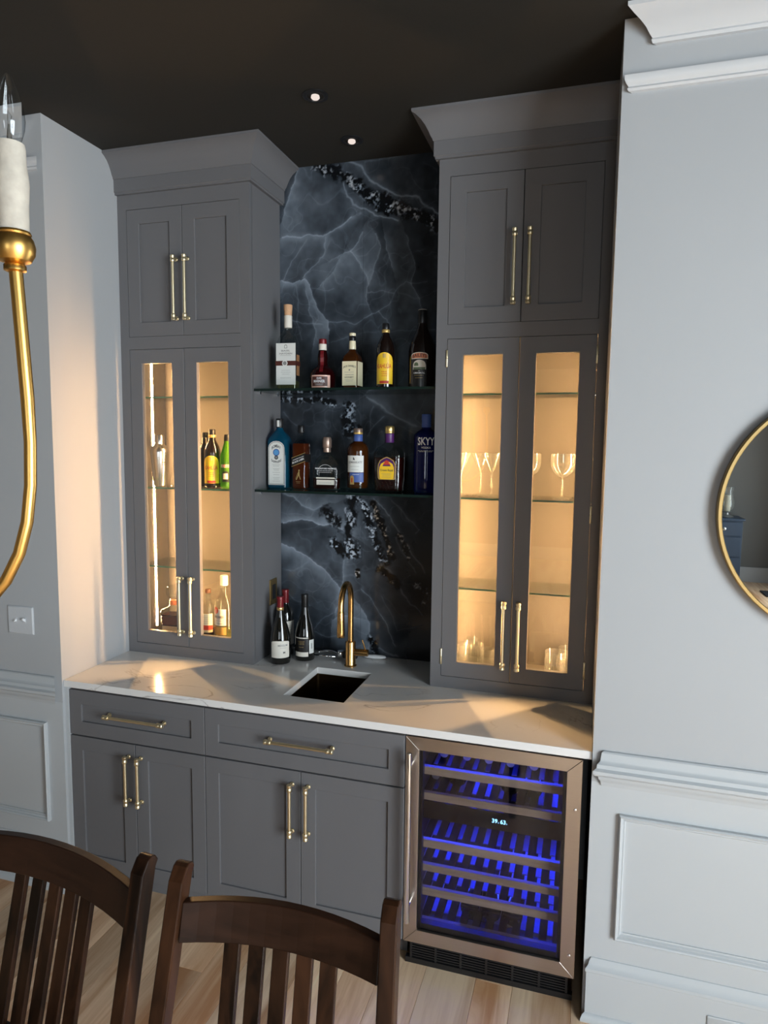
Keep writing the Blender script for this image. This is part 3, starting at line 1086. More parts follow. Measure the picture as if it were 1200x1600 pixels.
# tap
FX, FY = 1.047, 0.534
root = thing('bar_tap', 'brushed gold high-arc tap with side lever standing behind the sink', 'tap', (FX, FY, ZK), (0, 0, 0.10), local=True)
MB().lathe([(0.027, 0.0005), (0.027, 0.004), (0.0235, 0.006), (0.0225, 0.008), (0.0225, 0.108), (0.020, 0.112), (0.013, 0.113)], (0, 0, 0), 28).build('body', 'brushed_gold', root, smooth=40)
R = 0.084
pts = [(0, 0, 0.112), (0, 0, 0.2), (0, 0, 0.296)] + [(0, -R + R * math.cos(a), 0.296 + R * math.sin(a)) for a in np.linspace(0, PI, 15)[1:]] + [(0, -2 * R - 0.001, 0.282)]
MB().tube(pts, 0.0125, 16).build('spout', 'brushed_gold', root, smooth=50)
w = MB().lathe([(0.0128, 0.283), (0.0142, 0.280), (0.0150, 0.245), (0.0138, 0.2445), (0.0138, 0.2430), (0.0152, 0.2425), (0.0165, 0.190), (0.0165, 0.178), (0.0145, 0.175)],
               (0, -2 * R - 0.001, 0), 22).build('spray_head', 'brushed_gold', root, smooth=40)
MB().loops([rrect(0.006, 0.020, 0.005, 0, 4), rrect(0.0055, 0.0195, 0.005, 0.002, 4)]).build('spray_button', 'antique_gold', w)
sb = w.children[0]
sb.rotation_euler = (PI / 2, 0, 0)
sb.location = (0, -2 * R - 0.0170, 0.215)
MB().lathe([(0.0150, 0.015), (0.0155, 0.018), (0.0155, 0.054), (0.0147, 0.0545), (0.0147, 0.056), (0.0155, 0.0565), (0.0155, 0.078), (0.0135, 0.080)], (0, 0, 0.063), 22, 'x').build('valve', 'brushed_gold', root, smooth=40)
MB().tube([(0.066, 0, 0.076), (0.060, -0.004, 0.100), (0.054, -0.008, 0.122)], [0.0036, 0.0034, 0.003], 10).build('lever', 'brushed_gold', root, smooth=40)

# opening tools on the worktop
root = thing('corkscrew', 'chrome and black lever corkscrew with two curved arms lying behind the sink', 'corkscrew', (0.968, 0.615, ZK), (0, 0, 0.0), local=True)
for s in (-1, 1):
    pts, rr = [], []
    for k_ in range(9):
        u_ = k_ / 8
        pts.append((-0.115 + 0.10 * u_, s * (0.012 + 0.024 * math.sin(PI * (0.15 + 0.75 * u_))), 0.012 + 0.004 * math.sin(PI * u_)))
        rr.append(0.0025 + 0.005 * math.sin(PI * min(1, u_ * 0.85 + 0.05)))
    MB().tube(pts, rr, 10).build('arm', 'chrome', root, smooth=60)
MB().lathe([(0.007, -0.018), (0.016, -0.016), (0.019, -0.008), (0.019, 0.008), (0.016, 0.016), (0.007, 0.018)], (0.004, 0, 0.0195), 18, 'z').build('joint', 'chrome', root, smooth=40)
MB().lathe([(0.010, 0.014), (0.019, 0.020), (0.021, 0.040), (0.019, 0.075), (0.013, 0.082)], (0, 0, 0.0215), 16, 'x').build('grip', 'black_plastic', root, smooth=45)
root = thing('bottle_opener', 'slim tool with a smooth white handle lying right of the tap', 'opener', (1.12, 0.655, ZK), (0, 0, 0.12), local=True)
MB().loops([rrect(0.001 + a, 0.001 + c_, 0.02, z_, 3) for a, c_, z_ in ((0.0, 0.0, 0.0), (0.0, 0, 0.0))] if False else
           [[(x_, h_ * math.cos(a), 0.0115 + v_ * math.sin(a)) for a in np.linspace(0, 2 * PI, 15)[:-1]] for x_, h_, v_ in
            ((-0.045, 0.006, 0.004), (-0.035, 0.010, 0.007), (0.0, 0.014, 0.010), (0.03, 0.013, 0.009), (0.047, 0.008, 0.006), (0.052, 0.002, 0.002))]).build('handle', 'white_plastic', root, smooth=60)
MB().loops([[(x_, h_ * math.cos(a), 0.0115 + 0.003 * math.sin(a)) for a in np.linspace(0, 2 * PI, 11)[:-1]] for x_, h_ in ((-0.085, 0.004), (-0.07, 0.008), (-0.045, 0.005))]).build('blade', 'chrome', root, smooth=60)

# ================================================================== wine fridge
FX0, FX1 = 1.4408, 2.0333
root = thing('wine_fridge', 'stainless steel framed wine fridge with glass door and blue light, under the worktop', 'wine fridge', ((FX0 + FX1) / 2, 0.0, 0.0))
b = MB()
b.box(FX0 + 0.002, FX0 + 0.032, 0.050, 0.60, 0.092, 0.866).box(FX1 - 0.034, FX1 - 0.002, 0.050, 0.60, 0.092, 0.866)
b.box(FX0 + 0.032, FX1 - 0.034, 0.050, 0.60, 0.836, 0.866).box(FX0 + 0.032, FX1 - 0.034, 0.050, 0.60, 0.092, 0.118)
b.box(FX0 + 0.032, FX1 - 0.034, 0.57, 0.60, 0.118, 0.836)
b.box(FX0 + 0.03, FX1 - 0.03, 0.05, 0.58, 0.0, 0.092)
b.build('cabinet_body', 'black_plastic', root)
IX0, IX1 = FX0 + 0.036, FX1 - 0.038
MB().box(IX0 - 0.003, IX0, 0.06, 0.565, 0.12, 0.834).box(IX1, IX1 + 0.003, 0.06, 0.565, 0.12, 0.834).box(IX0, IX1, 0.562, 0.568, 0.12, 0.834).build('liner', 'black_plastic', root)
# toe grille with real slats
g = MB().box(FX0 + 0.004, FX1 - 0.004, 0.030, 0.049, 0.0, 0.020).box(FX0 + 0.004, FX1 - 0.004, 0.030, 0.049, 0.080, 0.091)
for i in range(7):
    x = FX0 + 0.02 + i * (FX1 - FX0 - 0.048) / 6
    g.box(x, x + 0.008, 0.032, 0.049, 0.020, 0.080)
g = g.build('toe_grille', 'black_plastic', root)
for i in range(6):
    MB().box(FX0 + 0.02, FX1 - 0.02, 0.0335, 0.044, 0.0245 + i * 0.0095, 0.0290 + i * 0.0095).build('slat', 'black_plastic', g)
# door: mitred steel frame
wx0, wx1, wz0, wz1 = 1.489, 1.985, 0.148, 0.8165
dz0, dz1, yf, yb_ = 0.098, 0.8630, 0.007, 0.046
g = MB()
for q in ([(FX0, dz0), (FX1, dz0), (wx1, wz0), (wx0, wz0)], [(FX0, dz1), (wx0, wz1), (wx1, wz1), (FX1, dz1)],
          [(FX0, dz0), (wx0, wz0), (wx0, wz1), (FX0, dz1)], [(FX1, dz0), (FX1, dz1), (wx1, wz1), (wx1, wz0)]):
    cxm, czm = sum(p[0] for p in q) / 4, sum(p[1] for p in q) / 4
    g.prism([(p[0] + (cxm - p[0]) * 0.0012, p[1] + (czm - p[1]) * 0.0012) for p in q], yf, yb_, 'y')
door = g.build('door', 'fridge_steel', root, bevel=0.001, seg=1)
MB().box(wx0 + 0.0005, wx1 - 0.0005, 0.016, 0.020, wz0 + 0.0005, wz1 - 0.0005).build('door_glass', 'fridge_glass', door)
g = MB()
for q in ((wx0, wx0 + 0.012, wz0, wz1), (wx1 - 0.012, wx1, wz0, wz1), (wx0 + 0.012, wx1 - 0.012, wz0, wz0 + 0.022), (wx0 + 0.012, wx1 - 0.012, wz1 - 0.006, wz1)):
    g.box(q[0] + 0.0005, q[1] - 0.0005, 0.0205, 0.046, q[2] + 0.0005, q[3] - 0.0005)
g.build('gasket', 'black_plastic', door)
h = MB().lathe([(0.0085, 0.205), (0.009, 0.207), (0.009, 0.822), (0.0085, 0.824)], (1.4655, -0.040, 0), 18)
for z in (0.262, 0.772):
    h.lathe([(0.007, 0.0), (0.007, 0.046)], (1.4655, yf, z), 12, 'y')
h.build('handle', 'chrome', door, smooth=40)
for z in (0.178, 0.690):
    MB().lathe([(0.005, 0), (0.005, 0.0012), (0.0035, 0.0022)], (2.014, yf, z), 12, 'y').build('screw', 'chrome', door, smooth=40)
# divider with the display
p = MB().box(IX0, IX1, 0.075, 0.56, 0.535, 0.600).build('divider', 'black_plastic', root)
MB().box(IX0 + 0.01, IX1 - 0.01, 0.115, 0.127, 0.531, 0.5345).build('light_bar', 'led_blue', p)
vs, fs = text_geo('39', 0.019, 0.0155)
vs2, fs2 = text_geo('63', 0.019, 0.0155)
g = MB().add([(1.7475 + v[0], 0.0745, 0.5675 + v[1]) for v in vs], fs).add([(1.776 + v[0], 0.0745, 0.5675 + v[1]) for v in vs2], fs2)
for px in (1.7595, 1.7885):
    g.box(px, px + 0.002, 0.0742, 0.0747, 0.5605, 0.5625).box(px, px + 0.0008, 0.0742, 0.0747, 0.5605, 0.5655)
g.build('display_digits', 'display_blue', p)

# racks
RACKS = [(0.703, 0.733), (0.608, 0.636), (0.428, 0.459), (0.338, 0.365), (0.245, 0.275), (0.124, 0.154)]
RL = ['uppermost wooden rack inside the wine fridge, holding a row of bottles', 'second wooden rack from the top inside the wine fridge, just above the display',
      'first wooden rack below the blue display inside the wine fridge', 'second wooden rack below the blue display inside the wine fridge',
      'second lowest wooden rack inside the wine fridge', 'lowest wooden rack at the bottom of the wine fridge']
slat_me = None
for i, (z0, z1) in enumerate(RACKS):
    r = thing('wine_rack', RL[i], 'rack', ((IX0 + IX1) / 2, 0.065, z0), group='wooden racks in the wine fridge')
    MB().box(IX0 + 0.002, IX1 - 0.002, 0.066, 0.084, z0, z1).build('front_strip', 'shelf_beech', r, bevel=0.0015, seg=1)
    MB().box(IX0 + 0.002, IX1 - 0.002, 0.150, 0.55, z0 + 0.0005, z0 + 0.004).build('tray', 'fridge_liner', r)  # pale sheet added to catch blue light so the slat gaps glow
    if i != 1:
        MB().box(IX0 + 0.010, IX1 - 0.010, 0.235, 0.250, z0 - 0.0025, z0 + 0.0003).build('light_bar', 'led_blue', r)
    for k in range(11):
        x = IX0 + 0.026 + k * (IX1 - IX0 - 0.052) / 10
        if slat_me is None:
            o = MB().box(-0.0135, 0.0135, 0.0195, 0.475, 0.0, 0.011).build('slat', 'dark_slat', None)
            slat_me = o.data
        else:
            o = bpy.data.objects.new('slat', slat_me)
            COL.objects.link(o)
        o.parent = r
        o.location = (x - r.location.x, 0, z1 - 0.012 - r.location.z)
MB().box(IX0 + 0.01, IX1 - 0.01, 0.078, 0.090, 0.828, 0.832).build('light_bar', 'led_blue', root)


# ================================================================== bottles: shared pieces
def patch(r, ha, z0, z1, mat, name, parent, arch=0.0, off=0.0006, cz=0.0, n=14, rfun=None, edge=None):
    """label wrapped on a round bottle; arch raises the middle of the top edge"""
    rings = []
    for i in range(n + 1):
        t_ = -1 + 2 * i / n
        a = cz + ha * t_
        zt = z1 - arch * (1 - math.sqrt(max(0, 1 - t_ * t_)))
        rr = r + off
        x, y = rr * math.sin(a), -rr * math.cos(a)
        xi, yi = (r - 0.001) * math.sin(a), -(r - 0.001) * math.cos(a)
        rings.append([(x, y, z0), (x, y, zt), (xi, yi, zt), (xi, yi, z0)])
    return MB().loops(rings).build(name, mat, parent, smooth=40)


def card(poly, d, mat, name, parent, th=0.0006, cx=0.0):
    """flat label on the front face (y = -d); poly in x, z"""
    return MB().prism([(cx + p[0], p[1]) for p in poly], -d - th, -d + 0.0004, 'y').build(name, mat, parent)


def rect(w, z0, z1):
    return [(-w / 2, z0), (w / 2, z0), (w / 2, z1), (-w / 2, z1)]


def archpoly(w, z0, z1, h, n=9):
    return [(-w / 2, z0), (w / 2, z0)] + [(w / 2 * math.cos(a), z1 - h + h * math.sin(a)) for a in np.linspace(0, PI, n)]


def write(s, w, h, x, z, parent, mat, r=None, d=None, cz=0.0, arc=0.0, skew=0.0):
    """lettering on a round (r) or flat (d) front; arc bends the line up in the middle"""
    vs, fs = text_geo(s, w, h)
    out = []
    for u, v in vs:
        v2 = v + z + arc * (1 - (2 * u / w) ** 2) + skew * u
        if r:
            a = cz + (u + x) / r
            out.append((r * math.sin(a), -r * math.cos(a), v2))
        else:
            out.append((u + x, -d, v2))
    ob = MB().add(out, fs).build('lettering', mat, parent)
    return ob


def disc(cx_, cz_, r_, d, mat, name, parent, th=0.0004, n=16):
    return MB().prism([(cx_ + r_ * math.cos(a), cz_ + r_ * math.sin(a)) for a in np.linspace(0, 2 * PI, n + 1)[:-1]], -d - th, -d + 0.0002, 'y').build(name, mat, parent)


def rbox(parent, secs, mat, name='body', n=4):
    """bottle body from rounded-rectangle sections (half width, half depth, corner radius, z)"""
    return MB().loops([rrect(a, c_, r_, z, n) for a, c_, r_, z in secs]).build(name, mat, parent, smooth=32)


def lines(parent, w, zs, mat, d=None, r=None, x=0.0, cz=0.0, h=0.0012):
    """rows of tiny print"""
    g_ = MB()
    for k_, z in enumerate(zs):
        ww = w * (1, 0.8, 0.9, 0.7)[k_ % 4]
        n_ = 6
        for i in range(n_):
            a0, a1 = -ww / 2 + ww * i / n_, -ww / 2 + ww * (i + 0.8) / n_
            if r:
                q = [(r * math.sin(cz + (x + u) / r), -r * math.cos(cz + (x + u) / r)) for u in (a0, a1)]
            else:
                q = [(x + a0, -d), (x + a1, -d)]
            g_.add([(q[0][0], q[0][1], z), (q[1][0], q[1][1], z), (q[1][0], q[1][1], z + h), (q[0][0], q[0][1], z + h)], [(0, 1, 2, 3)])
    return g_.build('fine_print', mat, parent)


# ---- open glass shelves
S1, S2 = 2.0978, 1.6710
for z, lab in ((S1, 'upper floating glass shelf before the dark stone, carrying five bottles'), (S2, 'lower floating glass shelf before the dark stone, carrying six bottles')):
    root = thing('glass_shelf', lab, 'shelf', (1.038, 0.56, z - 0.010), group='open glass shelves')
    MB().box(0.6435, 1.4328, 0.430, YB - 0.0008, z - 0.010, z).build('plate', 'dark_shelf_glass', root)
    MB().box(0.6435, 1.4328, 0.4290, 0.4302, z - 0.0101, z).build('front_edge', 'shelf_edge_dark', root)
    for x in (0.6434, 1.4219):
        for y in (0.47, 0.64):
            MB().box(x, x + 0.011, y - 0.006, y + 0.006, z - 0.020, z - 0.0102).build('clip', 'chrome', root)


def bottle(label, x, y, z, rz=0.0, name='liquor_bottle', group=None, s=1.0, cat='bottle'):
    o = thing(name, label, cat, (x, y, z + 0.0004), (0, 0, rz), group, local=True)
    if s != 1.0:
        o.scale = (s, s, s)
    return o


UP = 'bottles on the upper glass shelf'
LOW = 'bottles on the lower glass shelf'
YBT = 0.56
# -- 1: clear tall bourbon bottle, wide white label, copper belt
o = bottle('tall clear whiskey bottle, white label and brown belt, leftmost on the upper glass shelf', 0.742, YBT, S1, 0.06, group=UP)
H = 0.366
rbox(o, [(0.040, 0.024, 0.012, 0.0), (0.0455, 0.028, 0.014, 0.006), (0.0470, 0.0285, 0.014, 0.185), (0.046, 0.0275, 0.018, 0.207), (0.038, 0.024, 0.02, 0.232), (0.022, 0.020, 0.02, 0.250),
         (0.0165, 0.0165, 0.0165, 0.262), (0.0160, 0.0160, 0.0160, 0.318)], 'bottle_glass')
rbox(o, [(0.043, 0.0260, 0.013, 0.008), (0.0448, 0.0268, 0.013, 0.020), (0.0450, 0.0268, 0.013, 0.040)], 'pale_liquor', 'liquid')
MB().lathe([(0.0166, 0.268), (0.0172, 0.270), (0.0172, 0.318), (0.0166, 0.320)], n=20).build('neck_label', 'label_ivory', o, smooth=40)
MB().lathe([(0.0150, 0.3205), (0.0160, 0.322), (0.0185, 0.350), (0.0190, 0.364), (0.0175, 0.366)], n=20).build('stopper', 'cork', o, smooth=40)
l = card(rect(0.089, 0.024, 0.200), 0.0285, 'label_white', 'label', o)
g = card(archpoly(0.013, 0.178, 0.194, 0.006), 0.0290, 'ink_grey', 'emblem', l)
g = card(archpoly(0.0085, 0.180, 0.191, 0.004), 0.0293, 'label_white', 'emblem_field', l)
write('BASIL', 0.040, 0.0075, 0, 0.168, l, 'ink_grey', d=0.0293)
write('HAYDEN', 0.058, 0.0075, 0, 0.156, l, 'ink_grey', d=0.0293)
lines(l, 0.05, (0.147, 0.084, 0.076, 0.068, 0.052), 'ink_grey', d=0.0293)
card(rect(0.0945, 0.105, 0.125), 0.0292, 'brown_belt', 'belt', o, 0.0008)
disc(-0.004, 0.115, 0.0125, 0.0300, 'label_white', 'buckle', o)
disc(-0.004, 0.115, 0.0085, 0.0303, 'ink_grey', 'monogram', o)
for z0, z1 in ((0.064, 0.105), (0.125, 0.152)):
    MB().box(0.0468, 0.0479, -0.022, 0.010, z0, z1).build('side_label', 'copper_band', o)
MB().box(0.0468, 0.0481, -0.025, 0.018, 0.105, 0.125).build('belt', 'brown_belt', o)
# -- 2: squat red-capped orange liqueur
o = bottle('squat dark bottle with red cap, red ribbon and pink label on the upper glass shelf', 0.903, YBT, S1, 0.25, group=UP)
pr = [(0.046, 0), (0.052, 0.004), (0.0545, 0.020), (0.0555, 0.050), (0.052, 0.072), (0.042, 0.088), (0.028, 0.098), (0.0215, 0.106), (0.0200, 0.118), (0.0215, 0.135), (0.0205, 0.150), (0.0165, 0.166), (0.0155, 0.190)]
MB().lathe(pr, n=28).build('body', 'red_glass', o, smooth=40)
MB().lathe([(0.0163, 0.168), (0.0170, 0.170), (0.0168, 0.194), (0.0160, 0.1945)], n=20).build('neck_label', 'label_ivory', o, smooth=40)
MB().lathe([(0.0165, 0.195), (0.0172, 0.197), (0.0168, 0.214), (0.0150, 0.216)], n=20).build('cap', 'foil_red', o, smooth=40)
rib = MB()
ring = []
for z, r_ in ((0.074, 0.0515), (0.088, 0.0425), (0.098, 0.0285), (0.106, 0.0220), (0.118, 0.0205), (0.135, 0.0220), (0.150, 0.0210), (0.165, 0.0170)):
    ring.append([(-0.007, -r_ - 0.0006, z), (0.007, -r_ - 0.0006, z), (0.007, -r_ + 0.0015, z), (-0.007, -r_ + 0.0015, z)])
rib.loops(ring).build('ribbon', 'foil_red', o)
l = patch(0.0553, 0.78, 0.008, 0.060, 'label_pink', 'label', o, cz=-0.05, off=0.0012)
g = patch(0.0556, 0.62, 0.014, 0.054, 'brown_belt', 'label_field', l, cz=-0.12, off=0.0014)
write('GRAND', 0.022, 0.0075, -0.008, 0.0465, l, 'ink_white', r=0.0574)
write('MARNIER', 0.050, 0.012, -0.008, 0.034, l, 'ink_white', r=0.0574)
lines(l, 0.04, (0.022, 0.018), 'ink_white', r=0.0574, x=-0.008)
# -- 3: square honey whiskey
o = bottle('square amber whiskey bottle with cream label, middle of the upper glass shelf', 1.038, YBT, S1, -0.02, group=UP)
sq = [(0.030, 0.030, 0.008, 0), (0.0335, 0.0335, 0.010, 0.004), (0.0350, 0.0350, 0.010, 0.125), (0.0335, 0.0335, 0.014, 0.138), (0.024, 0.024, 0.016, 0.152), (0.0155, 0.0155, 0.0155, 0.165), (0.0135, 0.0135, 0.0135, 0.190), (0.0130, 0.0130, 0.0130, 0.200)]
rbox(o, sq, 'bottle_glass')
rbox(o, [(a - 0.0012, c_ - 0.0012, max(r_ - 0.001, 0.002), min(z + 0.001, 0.18)) for a, c_, r_, z in sq[:6]] + [(0.0122, 0.0122, 0.0122, 0.172)], 'amber_liquor', 'liquid')
MB().lathe([(0.0146, 0.168), (0.0150, 0.170), (0.0140, 0.200), (0.0134, 0.203)], n=20).build('neck_label', 'label_cream', o, smooth=40)
MB().lathe([(0.0138, 0.2035), (0.0145, 0.205), (0.0145, 0.222), (0.0138, 0.223)], n=20).build('cap', 'foil_black', o, smooth=40)
MB().lathe([(0.0138, 0.2235), (0.0142, 0.225), (0.0142, 0.234), (0.0125, 0.236)], n=20).build('cap_top', 'label_cream', o, smooth=40)
l = card(rect(0.064, 0.016, 0.116), 0.0350, 'label_cream', 'label', o)
MB().box(0.0346, 0.0356, -0.030, 0.030, 0.016, 0.116).build('side_label', 'label_cream', o)
write("JACK DANIEL'S", 0.056, 0.0105, 0, 0.090, l, 'ink_dark', d=0.0358, arc=0.006)
disc(0, 0.080, 0.0035, 0.0353, 'ink_grey', 'emblem', l)
lines(l, 0.042, (0.0705,), 'ink_grey', d=0.0358)
write('TENNESSEE', 0.040, 0.0038, 0, 0.060, l, 'ink_grey', d=0.0358)
write('HONEY', 0.040, 0.006, 0, 0.050, l, 'ink_dark', d=0.0358)
lines(l, 0.040, (0.040, 0.034), 'ink_grey', d=0.0358)


# -- 4: coffee liqueur, also stands in the left cabinet
def coffee_liqueur(label, x, y, z, rz, group, s=1.0):
    o = bottle(label, x, y, z, rz, group=group, s=s)
    MB().lathe([(0.034, 0), (0.037, 0.003), (0.038, 0.010), (0.038, 0.158), (0.0375, 0.168), (0.032, 0.190), (0.023, 0.208), (0.0165, 0.220), (0.0145, 0.232), (0.0145, 0.250)], n=28).build('body', 'brown_bottle', o, smooth=40)
    MB().lathe([(0.0160, 0.2315), (0.0172, 0.233), (0.0172, 0.243), (0.0160, 0.2445)], n=20).build('collar', 'label_gold', o, smooth=40)
    MB().lathe([(0.0145, 0.2445), (0.0150, 0.246), (0.0150, 0.268), (0.0135, 0.270)], n=20).build('cap', 'foil_black', o, smooth=40)
    l = patch(0.038, 1.02, 0.020, 0.148, 'label_yellow', 'label', o, arch=0.034, off=0.0008, n=18)
    for q in (('KAHL\u00daA', 0.064, 0.023, 0.095, 'ink_red'), ('RUM AND', 0.024, 0.0055, 0.070, 'ink_red'), ('COFFEE', 0.026, 0.0055, 0.0615, 'ink_red'), ('LIQUEUR', 0.024, 0.0045, 0.053, 'ink_red')):
        write(q[0], q[1], q[2], 0, q[3], l, q[4], r=0.0391)
    g = patch(0.0386, 0.50, 0.022, 0.033, 'label_red', 'label_band', l, off=0.0006)
    g = patch(0.0386, 0.17, 0.126, 0.143, 'label_gold', 'label_crest', l, off=0.0006)
    return o


coffee_liqueur('dark coffee liqueur bottle with arched yellow label, fourth on the upper glass shelf', 1.184, YBT, S1, 0.16, UP)
# -- 5: cream liqueur
o = bottle('tall black cream liqueur bottle with orange banner label, rightmost on the upper glass shelf', 1.340, YBT, S1, 0.05, group=UP)
MB().lathe([(0.050, 0), (0.054, 0.004), (0.0555, 0.012), (0.0560, 0.110), (0.0560, 0.150), (0.053, 0.172), (0.044, 0.198), (0.032, 0.222), (0.0225, 0.242), (0.0190, 0.258), (0.0185, 0.300)], n=32).build('body', 'brown_bottle', o, smooth=40)
MB().lathe([(0.0190, 0.262), (0.0196, 0.264), (0.0194, 0.312), (0.0180, 0.316)], n=22).build('foil', 'foil_black', o, smooth=40)
MB().lathe([(0.0184, 0.3162), (0.0186, 0.3172), (0.0170, 0.3185)], n=22).build('cap_top', 'label_ivory', o, smooth=40)
l = patch(0.056, 0.64, 0.116, 0.142, 'label_ivory', 'label_banner', o, arch=0.010, off=0.0008)
g = patch(0.0564, 0.59, 0.119, 0.139, 'label_orange', 'banner_field', l, arch=0.009, off=0.0008)
write('BAILEYS', 0.060, 0.014, 0, 0.1265, l, 'ink_dark', r=0.0575, arc=0.004)
l = patch(0.056, 0.55, 0.004, 0.118, 'label_black', 'label', o, arch=0.006, off=0.0007)
g = patch(0.0564, 0.48, 0.074, 0.112, 'label_ivory', 'label_scene', l, arch=0.020, off=0.0007)
g2 = patch(0.0570, 0.16, 0.088, 0.102, 'label_green', 'label_tree', l, arch=0.008, off=0.0004, cz=-0.22)
g2 = patch(0.0570, 0.44, 0.074, 0.083, 'label_green', 'label_field', l, off=0.0003)
write('THE', 0.008, 0.003, 0, 0.068, l, 'ink_white', r=0.0575)
write('ORIGINAL', 0.048, 0.0065, 0, 0.060, l, 'ink_white', r=0.0575)
lines(l, 0.04, (0.050, 0.040), 'ink_gold', r=0.0575)

# ---- lower shelf
# -- 6: blue gin
o = bottle('square blue gin bottle with tall white label, leftmost on the lower glass shelf', 0.700, YBT, S2, 0.02, group=LOW)
rbox(o, [(0.040, 0.032, 0.010, 0), (0.0455, 0.0365, 0.012, 0.005), (0.0465, 0.0370, 0.012, 0.205), (0.0440, 0.0350, 0.014, 0.218), (0.034, 0.028, 0.018, 0.236), (0.020, 0.020, 0.018, 0.252), (0.0150, 0.0150, 0.0150, 0.262), (0.0145, 0.0145, 0.0145, 0.285)], 'blue_glass')
MB().lathe([(0.0160, 0.266), (0.0172, 0.268), (0.0172, 0.303), (0.0155, 0.306)], n=22).build('cap', 'foil_black', o, smooth=40)
patch(0.0172, 0.34, 0.270, 0.298, 'label_white', 'cap_label', o, n=6)
l = card(archpoly(0.076, 0.016, 0.208, 0.030), 0.0370, 'label_white', 'label', o)
fr = archpoly(0.071, 0.019, 0.2045, 0.028)
fi = archpoly(0.068, 0.0205, 0.203, 0.027)
MB().loops([[(p[0], -0.0378, p[1]) for p in fr], [(p[0], -0.0379, p[1]) for p in fi]], False, False).build('label_border', 'ink_dark', l)
write('BOMBAY', 0.042, 0.013, 0, 0.176, l, 'ink_dark', d=0.0378, arc=0.010)
disc(0, 0.158, 0.0155, 0.0374, 'label_blue', 'medallion_rim', l)
disc(0, 0.158, 0.0118, 0.0378, 'label_skyblue', 'medallion', l)
disc(0, 0.136, 0.0092, 0.0374, 'ink_dark', 'seal_rim', l)
disc(0, 0.136, 0.0055, 0.0378, 'ink_grey', 'seal', l)
write('SAPPHIRE', 0.048, 0.011, 0, 0.126, l, 'ink_dark', d=0.0378, arc=-0.010)
lines(l, 0.036, (0.104, 0.098, 0.086, 0.080, 0.070, 0.060, 0.047, 0.040, 0.032), 'ink_grey', d=0.0378)
# -- 7: square black label scotch
o = bottle('square scotch bottle with slanted black label, second from left on the lower glass shelf', 0.803, YBT, S2, 0.0, group=LOW)
sq = [(0.028, 0.028, 0.008, 0), (0.0315, 0.0315, 0.009, 0.004), (0.0320, 0.0320, 0.009, 0.192), (0.029, 0.029, 0.014, 0.205), (0.020, 0.020, 0.016, 0.224), (0.0140, 0.0140, 0.0140, 0.240), (0.0130, 0.0130, 0.0130, 0.262)]
rbox(o, sq, 'bottle_glass')
rbox(o, [(a - 0.0012, c_ - 0.0012, r_ - 0.001, z + 0.001) for a, c_, r_, z in sq[:3]] + [(0.030, 0.030, 0.010, 0.198)], 'red_amber_liquor', 'liquid')
MB().lathe([(0.0140, 0.244), (0.0150, 0.246), (0.0150, 0.275), (0.0138, 0.277)], n=20).build('cap', 'foil_black', o, smooth=40)
l = card([(-0.032, 0.098), (0.032, 0.122), (0.032, 0.158), (-0.032, 0.134)], 0.0320, 'label_black', 'label', o)
for z0 in (0.0965, 0.1335):
    card([(-0.032, z0), (0.032, z0 + 0.024), (0.032, z0 + 0.0258), (-0.032, z0 + 0.0018)], 0.0322, 'label_gold', 'label_edge', l)
MB().prism([(-0.030, 0.118), (0.030, 0.118), (0.030, 0.152), (-0.030, 0.152)], 0.0318, 0.0326, 'x').build('side_label', 'label_black', o)
write('JOHNNIE WALKER', 0.052, 0.0050, 0, 0.1335, l, 'ink_white', d=0.0330, skew=0.375)
write('BLACK LABEL', 0.056, 0.0080, 0, 0.1235, l, 'ink_white', d=0.0330, skew=0.375)
g = MB()   # small golden striding emblem
for q in ([(0.000, 0.078), (0.006, 0.078), (0.007, 0.084), (0.001, 0.085)], [(-0.003, 0.060), (0.006, 0.060), (0.005, 0.077), (0.000, 0.077)], [(-0.012, 0.040), (-0.008, 0.040), (0.002, 0.060), (-0.003, 0.060)],
          [(0.008, 0.042), (0.012, 0.042), (0.006, 0.060), (0.002, 0.060)], [(-0.014, 0.044), (-0.013, 0.043), (-0.002, 0.070), (-0.003, 0.071)]):
    g.add([(p[0], -0.0323, p[1]) for p in q], [(0, 1, 2, 3)])
g.build('emblem', 'ink_gold', o)
lines(o, 0.022, (0.032, 0.026), 'ink_gold', d=0.0323)
# -- 8: low clear flask bourbon
o = bottle('low clear bourbon flask, nearly empty, with copper stopper, on the lower glass shelf', 0.924, YBT, S2, 0.12, group=LOW)
sq = [(0.050, 0.022, 0.014, 0), (0.0570, 0.026, 0.016, 0.004), (0.0580, 0.0265, 0.016, 0.088), (0.056, 0.026, 0.018, 0.106), (0.048, 0.024, 0.018, 0.126), (0.034, 0.021, 0.018, 0.142), (0.020, 0.0175, 0.017, 0.153), (0.0150, 0.0150, 0.015, 0.160), (0.0145, 0.0145, 0.0145, 0.172)]
rbox(o, sq, 'bottle_glass')
rbox(o, [(0.0545, 0.0240, 0.014, 0.005), (0.0562, 0.0248, 0.014, 0.010), (0.0566, 0.0248, 0.014, 0.050)], 'dark_liquor', 'liquid')
MB().lathe([(0.0160, 0.162), (0.0165, 0.164), (0.0165, 0.180), (0.0158, 0.1805)], n=22).build('neck_band', 'cap_rose', o, smooth=40)
MB().lathe([(0.0185, 0.181), (0.0200, 0.183), (0.0200, 0.214), (0.0165, 0.226), (0.0120, 0.228)], n=22).build('stopper', 'cap_rose', o, smooth=40)
l = card(rect(0.078, 0.022, 0.043), 0.0266, 'label_ivory', 'label', o)
card(rect(0.082, 0.048, 0.054), 0.0266, 'label_ivory', 'label_strip', o)
write('WOODFORD RESERVE', 0.092, 0.0065, 0, 0.092, o, 'ink_white', d=0.0270)
lines(o, 0.070, (0.082, 0.075), 'ink_white', d=0.0270)
